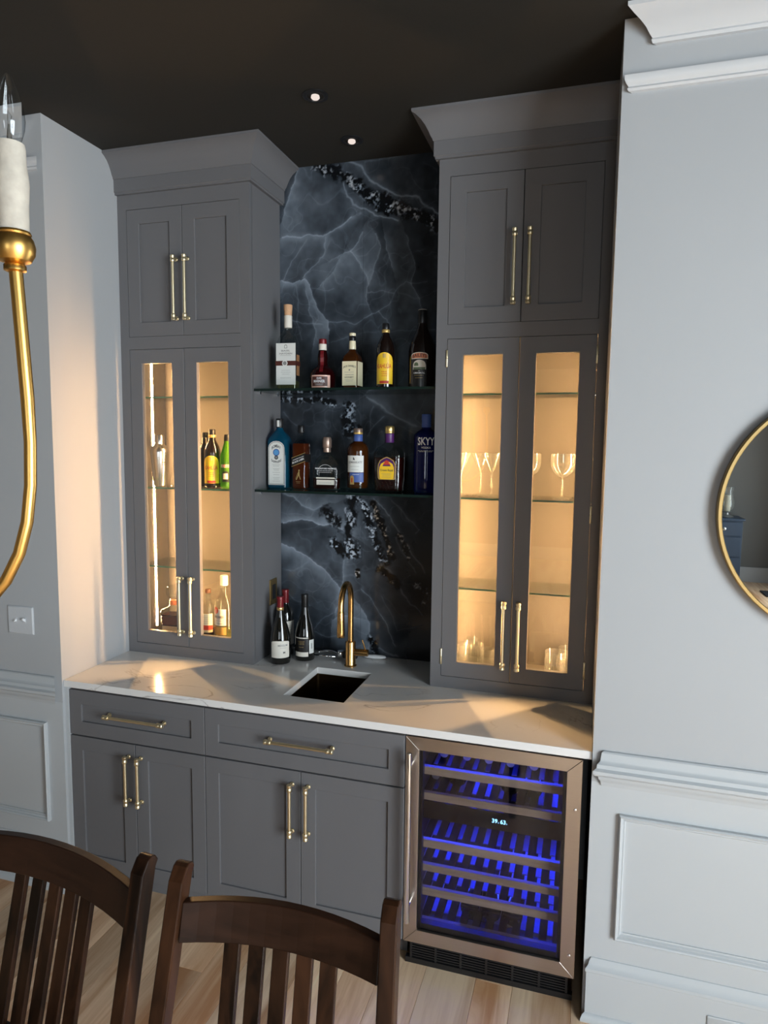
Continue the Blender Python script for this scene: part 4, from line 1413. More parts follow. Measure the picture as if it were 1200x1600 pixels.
lines(l, 0.055, (0.030,), 'ink_grey', d=0.0273)
g = MB()
for k_ in range(12):
    a0, a1 = math.radians(150 - k_ * 10), math.radians(150 - (k_ + 1) * 10)
    g.add([(0.036 * math.cos(a), -0.0270, 0.072 + 0.036 * math.sin(a) + dz_) for a, dz_ in ((a0, 0), (a1, 0), (a1, 0.001), (a0, 0.001))], [(0, 1, 2, 3)])
g.build('engraved_arc', 'ink_white', o)
# -- 9: round whisky with white and blue label
o = bottle('round whisky bottle with white label over a blue band on the lower glass shelf', 1.066, YBT, S2, 0.14, group=LOW)
pr = [(0.040, 0), (0.0445, 0.004), (0.0460, 0.014), (0.0470, 0.165), (0.0460, 0.182), (0.038, 0.198), (0.024, 0.208), (0.0185, 0.214), (0.0180, 0.240)]
MB().lathe(pr, n=30).build('body', 'bottle_glass', o, smooth=40)
MB().lathe([(0.0410, 0.012), (0.0438, 0.016), (0.0456, 0.165), (0.0445, 0.181), (0.0370, 0.1965), (0.0230, 0.206), (0.0172, 0.213), (0.0168, 0.225)], n=26).build('liquid', 'amber_liquor', o, smooth=40)
MB().lathe([(0.0190, 0.206), (0.0198, 0.208), (0.0195, 0.238), (0.0188, 0.239)], n=22).build('neck_label', 'label_blue', o, smooth=40)
MB().lathe([(0.0192, 0.240), (0.0200, 0.241), (0.0200, 0.248), (0.0190, 0.2485)], n=22).build('neck_ring', 'label_gold', o, smooth=40)
MB().lathe([(0.0185, 0.249), (0.0195, 0.250), (0.0195, 0.263), (0.0180, 0.265)], n=22).build('stopper', 'cap_rose', o, smooth=40)
l = patch(0.0470, 0.82, 0.080, 0.150, 'label_white', 'label', o, cz=-0.1)
write('LOMARKATY', 0.064, 0.0095, -0.004, 0.122, l, 'ink_grey', r=0.0482)
g = MB().prism([(-0.012, 0.133), (-0.004, 0.131), (-0.006, 0.137), (-0.010, 0.144)], -0.0486, -0.0474, 'y').build('emblem', 'ink_dark', l)
lines(l, 0.04, (0.104, 0.090), 'ink_grey', r=0.0482, x=-0.004)
l = patch(0.0470, 0.66, 0.038, 0.078, 'label_blue', 'lower_label', o, cz=0.06)
g = patch(0.0474, 0.20, 0.028, 0.066, 'label_gold', 'seal', l, cz=-0.36, arch=0.012, off=0.0008)
write('1', 0.006, 0.018, -0.0175, 0.046, l, 'ink_red', r=0.0488)
lines(l, 0.03, (0.070,), 'ink_white', r=0.0482)
# -- 10: oval faceted whisky, purple and gold
o = bottle('broad cut-glass whisky bottle with yellow label and purple neck on the lower glass shelf', 1.206, YBT, S2, 0.0, group=LOW)
sq = [(0.054, 0.030, 0.022, 0), (0.060, 0.0345, 0.026, 0.005), (0.0630, 0.0365, 0.028, 0.060), (0.0645, 0.0375, 0.028, 0.150), (0.0630, 0.0365, 0.028, 0.166), (0.050, 0.031, 0.028, 0.184), (0.032, 0.024, 0.024, 0.196), (0.0185, 0.0185, 0.0185, 0.206), (0.0165, 0.0165, 0.0165, 0.240)]
rbox(o, sq, 'bottle_glass')
rbox(o, [(0.0560, 0.0315, 0.022, 0.006), (0.0615, 0.0352, 0.027, 0.060), (0.0630, 0.0360, 0.027, 0.144)], 'dark_liquor', 'liquid')
g = MB()
for i in range(-3, 4):
    for s_ in (-1, 1):
        x0_ = i * 0.016
        g.tube([(x0_, -0.0352, 0.006), (x0_ + s_ * 0.021, -0.0372, 0.048)], 0.0008, 4)
g.build('cut_lattice', 'bottle_glass', o)
g = MB()
for i in range(-5, 6):
    g.tube([(i * 0.011, -0.0372, 0.150), (i * 0.0085, -0.0345, 0.172)], [0.0034, 0.0012], 6)
g.build('cut_flutes', 'bottle_glass', o)
MB().lathe([(0.0180, 0.206), (0.0192, 0.208), (0.0192, 0.243), (0.0180, 0.244)], n=22).build('neck_foil', 'label_purple', o, smooth=40)
MB().lathe([(0.0195, 0.2445), (0.0205, 0.246), (0.0205, 0.250), (0.0200, 0.251), (0.0205, 0.252), (0.0205, 0.268), (0.0185, 0.274), (0.010, 0.277)], n=24).build('cap', 'cap_gold', o, smooth=40)
shape = [(-0.034, 0.052), (0.034, 0.052), (0.038, 0.060), (0.0405, 0.090), (0.038, 0.115), (0.030, 0.132), (0.014, 0.142), (0.0, 0.147), (-0.014, 0.142), (-0.030, 0.132), (-0.038, 0.115), (-0.0405, 0.090), (-0.038, 0.060)]
l = card([(p[0], p[1]) for p in shape], 0.0380, 'label_gold', 'label', o)
g = card([(p[0] * 0.9, 0.097 + (p[1] - 0.097) * 0.92) for p in shape], 0.0384, 'label_purple', 'label_rim', l)
g = card([(p[0] * 0.82, 0.090 + (p[1] - 0.097) * 0.80) for p in shape], 0.0388, 'label_yellow', 'label_field', l)
g = MB().prism([(-0.013, 0.113), (0.013, 0.113), (0.015, 0.119), (0.009, 0.121), (0.010, 0.128), (0.004, 0.131), (0, 0.134), (-0.004, 0.131), (-0.010, 0.128), (-0.009, 0.121), (-0.015, 0.119)], -0.0400, -0.0392, 'y').build('crown_emblem', 'label_red', l)
MB().prism([(-0.018, 0.108), (0.018, 0.108), (0.015, 0.114), (-0.015, 0.114)], -0.0402, -0.0393, 'y').build('cushion_emblem', 'label_purple', l)
write('Crown Royal', 0.056, 0.012, 0, 0.090, l, 'ink_dark', d=0.0398)
lines(l, 0.045, (0.076, 0.070, 0.062), 'ink_grey', d=0.0398)
# -- 11: cobalt vodka
o = bottle('tall cobalt blue vodka bottle with white lettering, rightmost on the lower glass shelf', 1.364, YBT, S2, 0.30, group=LOW)
MB().lathe([(0.046, 0), (0.0505, 0.004), (0.0525, 0.014), (0.0525, 0.228), (0.050, 0.240), (0.040, 0.252), (0.026, 0.260), (0.0190, 0.266), (0.0180, 0.280)], n=32).build('body', 'cobalt_glass', o, smooth=40)
MB().lathe([(0.0185, 0.270), (0.0200, 0.272), (0.0195, 0.300), (0.0202, 0.301), (0.0202, 0.321), (0.0185, 0.324)], n=24).build('cap', 'label_blue', o, smooth=40)
write('SKYY', 0.072, 0.032, -0.004, 0.213, o, 'ink_white', r=0.0530)
write('VODKA', 0.040, 0.0085, -0.004, 0.187, o, 'ink_white', r=0.0530)
lines(o, 0.070, (0.174, 0.170), 'ink_white', r=0.0530, x=-0.004)

# ---- wine bottles on the worktop
def wine_profile(burgundy):
    if burgundy:
        return [(0.030, 0), (0.0425, 0.003), (0.0445, 0.010), (0.0445, 0.105), (0.0415, 0.130), (0.0345, 0.160), (0.023, 0.195), (0.0165, 0.225), (0.0145, 0.250), (0.0140, 0.286)]
    return [(0.030, 0), (0.0360, 0.003), (0.0375, 0.010), (0.0375, 0.185), (0.035, 0.202), (0.026, 0.218), (0.0175, 0.230), (0.0145, 0.245), (0.0140, 0.290)]


def foil(o, z0, z1, mat, ring=None):
    MB().lathe([(0.0150, z0), (0.0154, z0 + 0.002), (0.0152, z1 - 0.014), (0.0165, z1 - 0.013), (0.0165, z1 - 0.003), (0.0150, z1)], n=22).build('foil', mat, o, smooth=40)
    if ring:
        MB().lathe([(0.0153, z0 + 0.001), (0.0160, z0 + 0.002), (0.0160, z0 + 0.013), (0.0153, z0 + 0.014)], n=22).build('foil_ring', ring, o, smooth=40)


o = bottle('sloping-shouldered wine bottle with cream label and red gold-ringed foil, front left on the worktop', 0.738, 0.478, ZK, 0.55, 'wine_bottle')
MB().lathe(wine_profile(True), n=32).build('body', 'wine_glass_dark', o, smooth=40)
foil(o, 0.236, 0.298, 'foil_red', 'foil_gold')
g = MB()
for k_ in range(5):
    g.tube([(-0.002 + 0.002 * (k_ % 2), -0.0156, 0.254 + 0.006 * k_), (0.002, -0.0158, 0.257 + 0.006 * k_)], 0.0007, 4)
g.build('foil_print', 'foil_gold', o)
l = patch(0.0445, 1.0, 0.032, 0.108, 'label_ivory', 'label', o, cz=-0.12, arch=0.008)
write('MEIGUM', 0.044, 0.0085, 0.006, 0.088, l, 'ink_grey', r=0.0455)
lines(l, 0.030, (0.076,), 'ink_grey', r=0.0455, x=0.008)
write('M', 0.009, 0.009, 0.012, 0.056, l, 'ink_dark', r=0.0455)
o = bottle('straight wine bottle with plain red foil, half hidden behind the cream-labelled one on the worktop', 0.706, 0.600, ZK, 0.9, 'wine_bottle')
MB().lathe(wine_profile(False), n=32).build('body', 'wine_glass_dark', o, smooth=40)
foil(o, 0.232, 0.302, 'foil_red')
l = patch(0.0375, 0.95, 0.050, 0.160, 'label_ivory', 'label', o)
lines(l, 0.04, (0.140, 0.132, 0.120, 0.108, 0.098), 'ink_grey', r=0.0385)
o = bottle('black-foiled wine bottle with dark label, right of the two red-foiled ones on the worktop', 0.822, 0.555, ZK, 0.12, 'wine_bottle')
MB().lathe(wine_profile(True), n=32).build('body', 'wine_glass_dark', o, smooth=40)
foil(o, 0.226, 0.298, 'foil_black')
l = patch(0.0445, 0.72, 0.022, 0.112, 'label_black', 'label', o, cz=-0.1)
patch(0.0449, 0.72, 0.106, 0.110, 'label_ivory', 'label_edge', l, cz=-0.1)
patch(0.0449, 0.72, 0.024, 0.044, 'label_ivory', 'label_foot', l, cz=-0.1)
lines(l, 0.032, (0.092, 0.086, 0.080, 0.066), 'ink_gold', r=0.0455, x=-0.004)
l = patch(0.0445, 0.30, 0.036, 0.098, 'label_white', 'back_label', o, cz=1.02)
g = MB()
for k_ in range(9):
    z = 0.058 + k_ * 0.0028
    a0, a1 = 0.92, 1.10
    g.add([(0.0455 * math.sin(a0), -0.0455 * math.cos(a0), z), (0.0455 * math.sin(a1), -0.0455 * math.cos(a1), z), (0.0455 * math.sin(a1), -0.0455 * math.cos(a1), z + 0.0014), (0.0455 * math.sin(a0), -0.0455 * math.cos(a0), z + 0.0014)], [(0, 1, 2, 3)])
g.build('barcode', 'ink_dark', l)

# ---- bottles lying in the wine fridge (one kind, copied)
proto = None


def lying(x, z, neck_out, label, group, y=0.0):
    global proto
    if proto is None:
        proto = bottle('', 0, 0, 0, 0, 'wine_bottle')
        MB().lathe([(0.028, 0), (0.0335, 0.003), (0.0345, 0.010), (0.0345, 0.185), (0.032, 0.200), (0.024, 0.215), (0.0155, 0.228), (0.0135, 0.243), (0.0130, 0.285)], n=20).build('body', 'wine_glass_dark', proto, smooth=40)
        MB().lathe([(0.0138, 0.240), (0.0142, 0.242), (0.0140, 0.278), (0.0155, 0.279), (0.0155, 0.290), (0.0135, 0.2925)], n=16).build('foil', 'foil_silver', proto, smooth=40)
        t_ = proto
    else:
        t_ = copy_tree(proto)
    t_['label'] = label
    t_['group'] = group
    if neck_out:
        t_.rotation_euler = (PI / 2, 0, 0)
        t_.location = (x, 0.405 + y, z)
    else:
        t_.rotation_euler = (-PI / 2, 0, 0)
        t_.location = (x, 0.12 + y, z)


G0 = 'bottles on the top fridge rack'
zt = 0.7315 + 0.0347
for i, x in enumerate((1.556, 1.6385, 1.716, 1.792, 1.872)):
    lying(x, zt, True, ('leftmost', 'second from left', 'third from left', 'fourth from left', 'rightmost')[i] + ' dark wine bottle lying neck out on the top fridge rack', G0)
zt = 0.6345 + 0.0347
G1 = 'bottles on the second fridge rack'
for i, (x, n_) in enumerate(((1.522, True), (1.600, False), (1.790, False), (1.868, False))):
    lying(x, zt, n_, ('dark wine bottle with silver neck out at the left of the second fridge rack', 'dark wine bottle lying base out right of the silver neck on the second fridge rack',
                      'dark wine bottle lying base out right of centre on the second fridge rack', 'rightmost dark wine bottle lying base out on the second fridge rack')[i], G1, 0.02)
zt = 0.1525 + 0.0347
for i, x in enumerate((1.660, 1.738, 1.815)):
    lying(x, zt, False, ('leftmost', 'middle', 'rightmost')[i] + ' dark wine bottle lying base out on the lowest fridge rack', 'bottles on the lowest fridge rack')

# ================================================================== inside the glazed cabinets
SH = (2.070, 1.6655, 1.3050)
for cab, x0, x1, gl, nm in ((cab_l, LDX[0] - 0.0055, LDX[2] + 0.0055, 'left', 'bottles and shaker'), (cab_r, RDX[0] - 0.0055, RDX[2] + 0.0055, 'right', 'stemware')):
    for k_, z in enumerate(SH):
        lab = ('uppermost empty clear glass shelf in the %s glazed cabinet' % gl, 'middle clear glass shelf carrying %s in the %s glazed cabinet' % (nm, gl),
               'lowest empty clear glass shelf in the %s glazed cabinet' % gl)[k_]
        r = thing('glass_shelf', lab, 'shelf', ((x0 + x1) / 2, 0.55, z - 0.007), group='clear shelves in the glazed cabinets')
        MB().box(x0 + 0.0005, x1 - 0.0005, 0.446, 0.664, z - 0.006, z).build('plate', 'shelf_glass', r)
        MB().box(x0 + 0.0005, x1 - 0.0005, 0.4450, 0.4462, z - 0.007, z).build('front_edge', 'shelf_edge_green', r)
        for px in (x0 + 0.0006, x1 - 0.0066):
            for py in (0.47, 0.62):
                MB().box(px, px + 0.006, py - 0.004, py + 0.004, z - 0.012, z - 0.0071).build('pin', 'chrome', r)
ZF = 0.9498      # cabinet floor
LM = SH[1]
LG = 'things on the middle shelf of the left glazed cabinet'
# shaker
o = thing('cocktail_shaker', 'polished steel cocktail shaker on the middle shelf behind the left glass door', 'shaker', (0.100, 0.535, LM + 0.0004), (0, 0, 0), LG, local=True)
MB().lathe([(0.028, 0), (0.030, 0.003), (0.0425, 0.140), (0.0430, 0.150)], n=30).build('cup', 'steel_shaker', o, smooth=40)
MB().lathe([(0.0435, 0.1502), (0.0440, 0.156), (0.042, 0.168), (0.034, 0.182), (0.0235, 0.190), (0.0225, 0.194)], n=30).build('strainer_top', 'steel_shaker', o, smooth=40)
MB().lathe([(0.0215, 0.1942), (0.0215, 0.232), (0.0190, 0.236)], n=24).build('cap', 'steel_shaker', o, smooth=40)
# jigger-like tall clear bottle beside it, half behind the stile
o = thing('glass_carafe', 'slim clear glass carafe half hidden by the stile, right of the steel shaker', 'carafe', (0.186, 0.545, LM + 0.0004), (0, 0, 0), LG, local=True)
MB().lathe([(0.030, 0), (0.033, 0.004), (0.030, 0.030), (0.020, 0.085), (0.018, 0.120), (0.022, 0.150), (0.026, 0.158), (0.014, 0.162), (0.012, 0.185)], n=26).build('body', 'stem_glass', o, smooth=40)
MB().lathe([(0.0145, 0.1855), (0.0155, 0.187), (0.0155, 0.200), (0.012, 0.203)], n=18).build('stopper', 'steel_shaker', o, smooth=40)
# dark sliver of a bottle behind the centre stile
o = bottle('green bottle almost wholly hidden behind the centre stile of the left glazed cabinet', 0.300, 0.600, LM, 0, 'liquor_bottle', LG)
MB().lathe([(0.030, 0), (0.033, 0.004), (0.033, 0.140), (0.028, 0.170), (0.016, 0.200), (0.0135, 0.225)], n=26).build('body', 'wine_glass_dark', o, smooth=40)
MB().lathe([(0.0140, 0.2255), (0.0150, 0.227), (0.0150, 0.248), (0.0130, 0.250)], n=18).build('cap', 'foil_black', o, smooth=40)
coffee_liqueur('dark coffee liqueur bottle with yellow label inside the left glazed cabinet', 0.371, 0.545, LM, 0.35, LG, 0.975)
o = bottle('bright green vermouth bottle right of the yellow-labelled bottle in the left glazed cabinet', 0.4485, 0.545, LM, 0.2, 'liquor_bottle', LG)
MB().lathe([(0.031, 0), (0.0345, 0.004), (0.0350, 0.012), (0.0350, 0.120), (0.031, 0.150), (0.020, 0.185), (0.0150, 0.205), (0.0140, 0.222)], n=28).build('body', 'green_glass', o, smooth=40)
MB().lathe([(0.0145, 0.210), (0.0155, 0.212), (0.0150, 0.238), (0.0135, 0.240)], n=20).build('cap', 'foil_black', o, smooth=40)
l = patch(0.0350, 0.62, 0.092, 0.106, 'label_ivory', 'label', o)
g = patch(0.0354, 0.40, 0.0935, 0.1045, 'label_red', 'label_field', l)
write('MARTINI', 0.024, 0.006, 0, 0.099, l, 'ink_white', r=0.0364)
l = patch(0.0350, 0.45, 0.028, 0.076, 'label_black', 'lower_label', o, arch=0.010)
g = patch(0.0354, 0.32, 0.040, 0.066, 'label_ivory', 'lower_field', l)
# cabinet floor, left
LF = 'bottles on the floor of the left glazed cabinet'
o = bottle('cut crystal whiskey decanter with round stopper at the bottom of the left glazed cabinet', 0.152, 0.545, ZF, 0.1, 'decanter', LF, cat='decanter')
sq = [(0.040, 0.030, 0.010, 0), (0.046, 0.034, 0.012, 0.005), (0.054, 0.038, 0.012, 0.120), (0.050, 0.036, 0.014, 0.132), (0.030, 0.026, 0.02, 0.142), (0.020, 0.020, 0.02, 0.150), (0.0185, 0.0185, 0.0185, 0.178), (0.023, 0.023, 0.023, 0.184)]
rbox(o, sq, 'bottle_glass')
rbox(o, [(0.043, 0.031, 0.010, 0.008), (0.0505, 0.0355, 0.011, 0.108)], 'dark_liquor', 'liquid')
MB().lathe([(0.018, 0.185), (0.030, 0.192), (0.036, 0.208), (0.034, 0.226), (0.026, 0.240), (0.012, 0.247)], n=12).build('stopper', 'bottle_glass', o, smooth=20)
MB().lathe([(0.0190, 0.152), (0.0196, 0.153), (0.0196, 0.172), (0.0190, 0.173)], n=22).build('neck_label', 'label_orange', o, smooth=40)
l = card(rect(0.084, 0.020, 0.055), 0.0352, 'label_ivory', 'label', o)
lines(l, 0.06, (0.044, 0.036), 'ink_grey', d=0.0359)
card(rect(0.080, 0.062, 0.104), 0.0366, 'brown_belt', 'upper_label', o)
o = bottle('small brown-capped bottle with red-banded label at the bottom of the left glazed cabinet', 0.337, 0.545, ZF, 0.3, 'liquor_bottle', LF)
MB().lathe([(0.026, 0), (0.0285, 0.003), (0.0290, 0.010), (0.0290, 0.140), (0.026, 0.158), (0.016, 0.178), (0.0130, 0.190), (0.0125, 0.222)], n=26).build('body', 'bottle_glass', o, smooth=40)
MB().lathe([(0.0260, 0.008), (0.0275, 0.012), (0.0275, 0.050)], n=22).build('liquid', 'dark_liquor', o, smooth=40)
MB().lathe([(0.0140, 0.2225), (0.0150, 0.224), (0.0150, 0.238), (0.0135, 0.240)], n=18).build('cap', 'cap_brown', o, smooth=40)
l = patch(0.0290, 0.95, 0.040, 0.128, 'label_cream', 'label', o)
patch(0.0294, 0.95, 0.052, 0.074, 'label_red', 'label_band', l)
lines(l, 0.035, (0.112, 0.104, 0.094, 0.084), 'ink_grey', r=0.0303)
o = bottle('clear rum bottle with tall white cap at the bottom of the left glazed cabinet', 0.422, 0.545, ZF, 0.05, 'liquor_bottle', LF)
MB().lathe([(0.040, 0), (0.0445, 0.004), (0.0450, 0.012), (0.0450, 0.175), (0.042, 0.188), (0.030, 0.206), (0.019, 0.224), (0.0155, 0.240), (0.0150, 0.262)], n=30).build('body', 'bottle_glass', o, smooth=40)
MB().lathe([(0.0400, 0.008), (0.0425, 0.012), (0.0425, 0.060)], n=24).build('liquid', 'pale_liquor', o, smooth=40)
MB().lathe([(0.0165, 0.264), (0.0180, 0.265), (0.0180, 0.308), (0.0165, 0.310)], n=22).build('cap', 'cap_white', o, smooth=40)
l = patch(0.0450, 0.78, 0.084, 0.160, 'label_white', 'label', o, cz=-0.15)
g = MB()
g.add([(0.0462 * math.sin(-0.45 + 0.0130 / 0.0462 * math.cos(a)), -0.0462 * math.cos(-0.45 + 0.0130 / 0.0462 * math.cos(a)), 0.154 + 0.0155 * math.sin(a)) for a in np.linspace(0, 2 * PI, 19)[:-1]], [tuple(range(18))])
g.build('emblem_disc', 'label_red', l)
write('BACARD\u00cd', 0.050, 0.013, -0.006, 0.126, l, 'ink_dark', r=0.0462)
lines(l, 0.036, (0.116, 0.106), 'ink_red', r=0.0462, x=-0.006)
write('~~', 0.03, 0.006, 0.002, 0.093, l, 'ink_dark', r=0.0462) if False else lines(l, 0.03, (0.094, 0.091), 'ink_dark', r=0.0462)
l = patch(0.0450, 0.78, 0.040, 0.076, 'label_gold', 'lower_label', o, cz=-0.15)


# ---- stemware on the right
def shell(prof, t=0.0011):
    """thin glass wall: outer profile up, inner profile back down"""
    inner = [(max(r_ - t, 0.0004), h + (t if i == 0 else 0)) for i, (r_, h) in enumerate(prof)]
    return prof + inner[::-1]


def stem(kind, label, x, y):
    o = thing({'martini': 'martini_glass', 'goblet': 'wine_goblet'}[kind], label, 'glass', (x, y, SH[1] + 0.0004), (0, 0, 0), 'stemware in the right glazed cabinet', local=True)
    if kind == 'martini':
        foot, bowl = 0.034, [(0.0045, 0.098), (0.010, 0.106), (0.026, 0.140), (0.0405, 0.173)]
        h0 = 0.098
    else:
        foot, bowl = 0.038, [(0.0045, 0.082), (0.018, 0.088), (0.036, 0.102), (0.0465, 0.124), (0.0490, 0.145), (0.0470, 0.175)]
        h0 = 0.082
    MB().lathe([(foot * 0.95, 0), (foot, 0.001), (foot, 0.0022), (0.012, 0.006), (0.0042, 0.014), (0.0036, 0.040), (0.0036, h0 - 0.012), (0.0045, h0 - 0.001)], n=28).build('stem', 'stem_glass', o, smooth=50)
    MB().lathe(shell(bowl), n=28).build('bowl', 'stem_glass', o, smooth=50)
    return o


stem('martini', 'leftmost martini glass behind the left pane of the right glazed cabinet', 1.512, 0.56)
stem('martini', 'front martini glass behind the left pane, right of the leftmost one', 1.640, 0.55)
stem('martini', 'martini glass hidden between its neighbours at the back of the left pane', 1.585, 0.62)
stem('goblet', 'round-bowled goblet cut off by the left edge of the right pane', 1.785, 0.55)
stem('goblet', 'round-bowled goblet standing alone behind the right pane of the right glazed cabinet', 1.916, 0.55)
stem('goblet', 'round-bowled goblet at the far right edge of the right glazed cabinet', 1.988, 0.622)


def tumbler(label, x, y, r_, h, facets):
    o = thing('tumbler', label, 'glass', (x, y, ZF + 0.0004), (0, 0, 0), 'tumblers on the floor of the right glazed cabinet', local=True)
    MB().lathe(shell([(r_ * 0.86, 0), (r_ * 0.9, 0.004), (r_, h)], 0.0018), n=24).build('wall', 'stem_glass', o, smooth=50)
    MB().lathe([(r_ * 0.80, 0.0022), (r_ * 0.84, 0.010), (r_ * 0.2, 0.011)], n=24).build('heavy_base', 'stem_glass', o, smooth=50)
    if facets:
        g_ = MB()
        for i in range(14):
            a = 2 * PI * i / 14
            g_.tube([(r_ * 0.92 * math.cos(a), r_ * 0.92 * math.sin(a), 0.008), (r_ * 0.985 * math.cos(a), r_ * 0.985 * math.sin(a), h * 0.7)], 0.0022, 6)
        g_.build('cut_flutes', 'stem_glass', o, smooth=60)


tumbler('leftmost short tumbler at the bottom behind the left pane of the right cabinet', 1.530, 0.56, 0.030, 0.090, True)
tumbler('second short tumbler from the left behind the left pane of the right cabinet', 1.592, 0.58, 0.030, 0.092, True)
tumbler('third short tumbler from the left behind the left pane of the right cabinet', 1.645, 0.54, 0.028, 0.088, False)
tumbler('tumbler at the back between the other low glasses behind the left pane', 1.560, 0.63, 0.030, 0.098, False)
tumbler('plain tumbler at the bottom left edge of the right pane of the right cabinet', 1.770, 0.56, 0.033, 0.096, False)
tumbler('fluted cut-glass tumbler in front at the bottom right of the right cabinet', 1.912, 0.54, 0.040, 0.104, True)
tumbler('fluted cut-glass tumbler behind the front one at the bottom right of the right cabinet', 1.960, 0.62, 0.038, 0.100, True)

# ================================================================== on the walls and the ceiling
# outlet on the cabinet side
o = thing('power_outlet', 'brass-plated power outlet on the side of the left cabinet behind the wine bottles', 'outlet', (0.6430, 0.600, 1.190), (0, 0, PI / 2), local=True)
MB().loops([rrect(0.036, 0.059, 0.004, 0, 3), rrect(0.036, 0.059, 0.004, 0.003, 3), rrect(0.033, 0.056, 0.004, 0.005, 3)]).build('plate', 'mirror_gold', o)
MB().loops([rrect(0.0165, 0.034, 0.003, 0.0045, 3), rrect(0.0165, 0.034, 0.003, 0.0062, 3)]).build('receptacle', 'black_plastic', o)
for ch in o.children:
    ch.rotation_euler = (PI / 2, 0, 0)
# switch plate, left wall
o = thing('light_switch', 'double toggle light switch plate on the left wall above the chair rail', 'light switch', (-0.188, YW, 1.138), (0, 0, 0), local=True)
a = MB().loops([rrect(0.0640, 0.0575, 0.003, 0, 3), rrect(0.0640, 0.0575, 0.003, 0.003, 3), rrect(0.0600, 0.0535, 0.003, 0.006, 3)]).build('plate', 'switch_plastic', o, smooth=30)
a.rotation_euler = (PI / 2, 0, 0)
for s in (-1, 1):
    MB().prism([(-0.006, -0.012), (0.006, -0.012), (0.006, 0.012), (-0.006, 0.012)], -0.0068, -0.0045, 'y').build('slot', 'switch_plastic', o).location = (s * 0.023, 0, 0)
    t_ = MB().loops([[(-0.0045, -0.006, -0.006), (0.0045, -0.006, -0.006), (0.0045, -0.006, 0.006), (-0.0045, -0.006, 0.006)],
                     [(-0.0035, -0.019, 0.004 * s), (0.0035, -0.019, 0.004 * s), (0.0035, -0.017, 0.009 * s + 0.004), (-0.0035, -0.017, 0.009 * s + 0.004)]]).build('toggle', 'white_plastic', o)
    t_.location = (s * 0.023, 0, 0)
    for z in (-0.030, 0.030):
        MB().lathe([(0.003, 0), (0.0028, 0.0006)], (s * 0.023, -0.006, z), 8, 'y').build('screw', 'switch_plastic', o)
# outlet in the right baseboard
o = thing('power_outlet', 'white power outlet set sideways in the tall right baseboard', 'outlet', (2.492, YW - 0.0172, 0.080), (0, 0, 0), local=True)
a = MB().loops([rrect(0.0585, 0.0350, 0.003, 0, 3), rrect(0.0585, 0.0350, 0.003, 0.003, 3), rrect(0.0550, 0.0320, 0.003, 0.005, 3)]).build('plate', 'trim_paint', o, smooth=30)
a.rotation_euler = (PI / 2, 0, 0)
for s in (-1, 1):
    MB().lathe([(0.0150, 0.0045), (0.0150, 0.0062), (0.0135, 0.0066)], (s * 0.0195, 0, 0), 18, 'y').build('receptacle', 'white_plastic', o, smooth=40)

# mirror
MX, MZ, MR = 2.735, 1.690, 0.362
o = thing('round_mirror', 'round wall mirror with thin gold frame on the right wall, cut by the picture edge', 'mirror', (MX, YW, MZ), (0, 0, 0), local=True)
MB().lathe([(MR - 0.012, 0.0), (MR - 0.002, 0.0), (MR, 0.003), (MR, 0.028), (MR - 0.003, 0.031), (MR - 0.011, 0.031), (MR - 0.013, 0.029), (MR - 0.013, 0.014), (MR - 0.013, 0.0)], n=96, axis='y', cap0=False, cap1=False).build('frame', 'mirror_gold', o, smooth=40)
MB().lathe([(MR - 0.0135, 0.006), (MR - 0.0135, 0.015)], n=96, axis='y').build('mirror_glass', 'mirror_silver', o)
MB().lathe([(MR - 0.0135, 0.0005), (MR - 0.0135, 0.0055)], n=48, axis='y').build('backing', 'black_plastic', o)

# recessed ceiling lights, off; lamp faces emit faintly to show a glint
for i, (x, y) in enumerate(((1.043, 0.140), (1.049, 0.505))):
    o = thing('recessed_light', ('small recessed ceiling spotlight nearer the room, above the worktop front', 'small recessed ceiling spotlight nearer the dark stone wall')[i], 'ceiling light', (x, y, ZC), (0, 0, 0), 'recessed ceiling lights', local=True)
    MB().lathe([(0.046, -0.0004), (0.046, -0.003), (0.040, -0.006), (0.032, -0.006), (0.029, -0.002), (0.029, -0.0006)], n=28, cap0=False, cap1=False).build('trim_ring', 'black_plastic', o, smooth=40)
    MB().lathe([(0.014, -0.0013), (0.0155, -0.008), (0.012, -0.012), (0.006, -0.0135), (0.002, -0.014)], n=24).build('lamp', 'lamp_reflector', o, smooth=40)
    MB().lathe([(0.0285, -0.0006), (0.0285, -0.0012)], n=24).build('recess', 'black_void', o)


# ================================================================== chandelier, mostly left of the frame
CHX, CHY = 1.3485 - 0.42 * 0.957, -1.518 - 0.42 * 0.289
A0 = math.atan2(0.289, 0.957)
ch = thing('chandelier', 'gold chandelier arm with plaster candle sleeve and flame-tip bulb, at the left edge', 'chandelier', (CHX, CHY, 0), (0, 0, 0), local=True)
K = 0.80 / 1057.43
arm_px = [(19, 404), (22, 460), (26, 540), (30, 620), (31.5, 690), (29, 760), (21, 820), (6, 872), (-18, 918), (-55, 962), (-110, 1000), (-180, 1018), (-260, 1010), (-340, 975), (-420, 915), (-500, 850), (-548, 830)]
arm = [(0.42 + (u_ - 19) * K, 2.084 - (v_ - 408) * K) for u_, v_ in arm_px]
ma, mball, msl, mbu, mfi = [MB() for _ in range(5)]
ma.tube([(r_, 0, z) for r_, z in arm], [0.0078] * 4 + [0.0072] * (len(arm) - 4), 14)
ma.lathe([(0.0078, 2.072), (0.0125, 2.074), (0.0125, 2.080), (0.009, 2.083)], (0.42, 0, 0), 18)
arm_o = ma.build('arm', 'antique_gold', ch, smooth=50)
mball.lathe([(0.010, 2.082), (0.018, 2.085), (0.0225, 2.093), (0.0235, 2.102), (0.0215, 2.110), (0.0185, 2.1145), (0.0195, 2.1165), (0.0185, 2.119)], (0.42, 0, 0), 26)
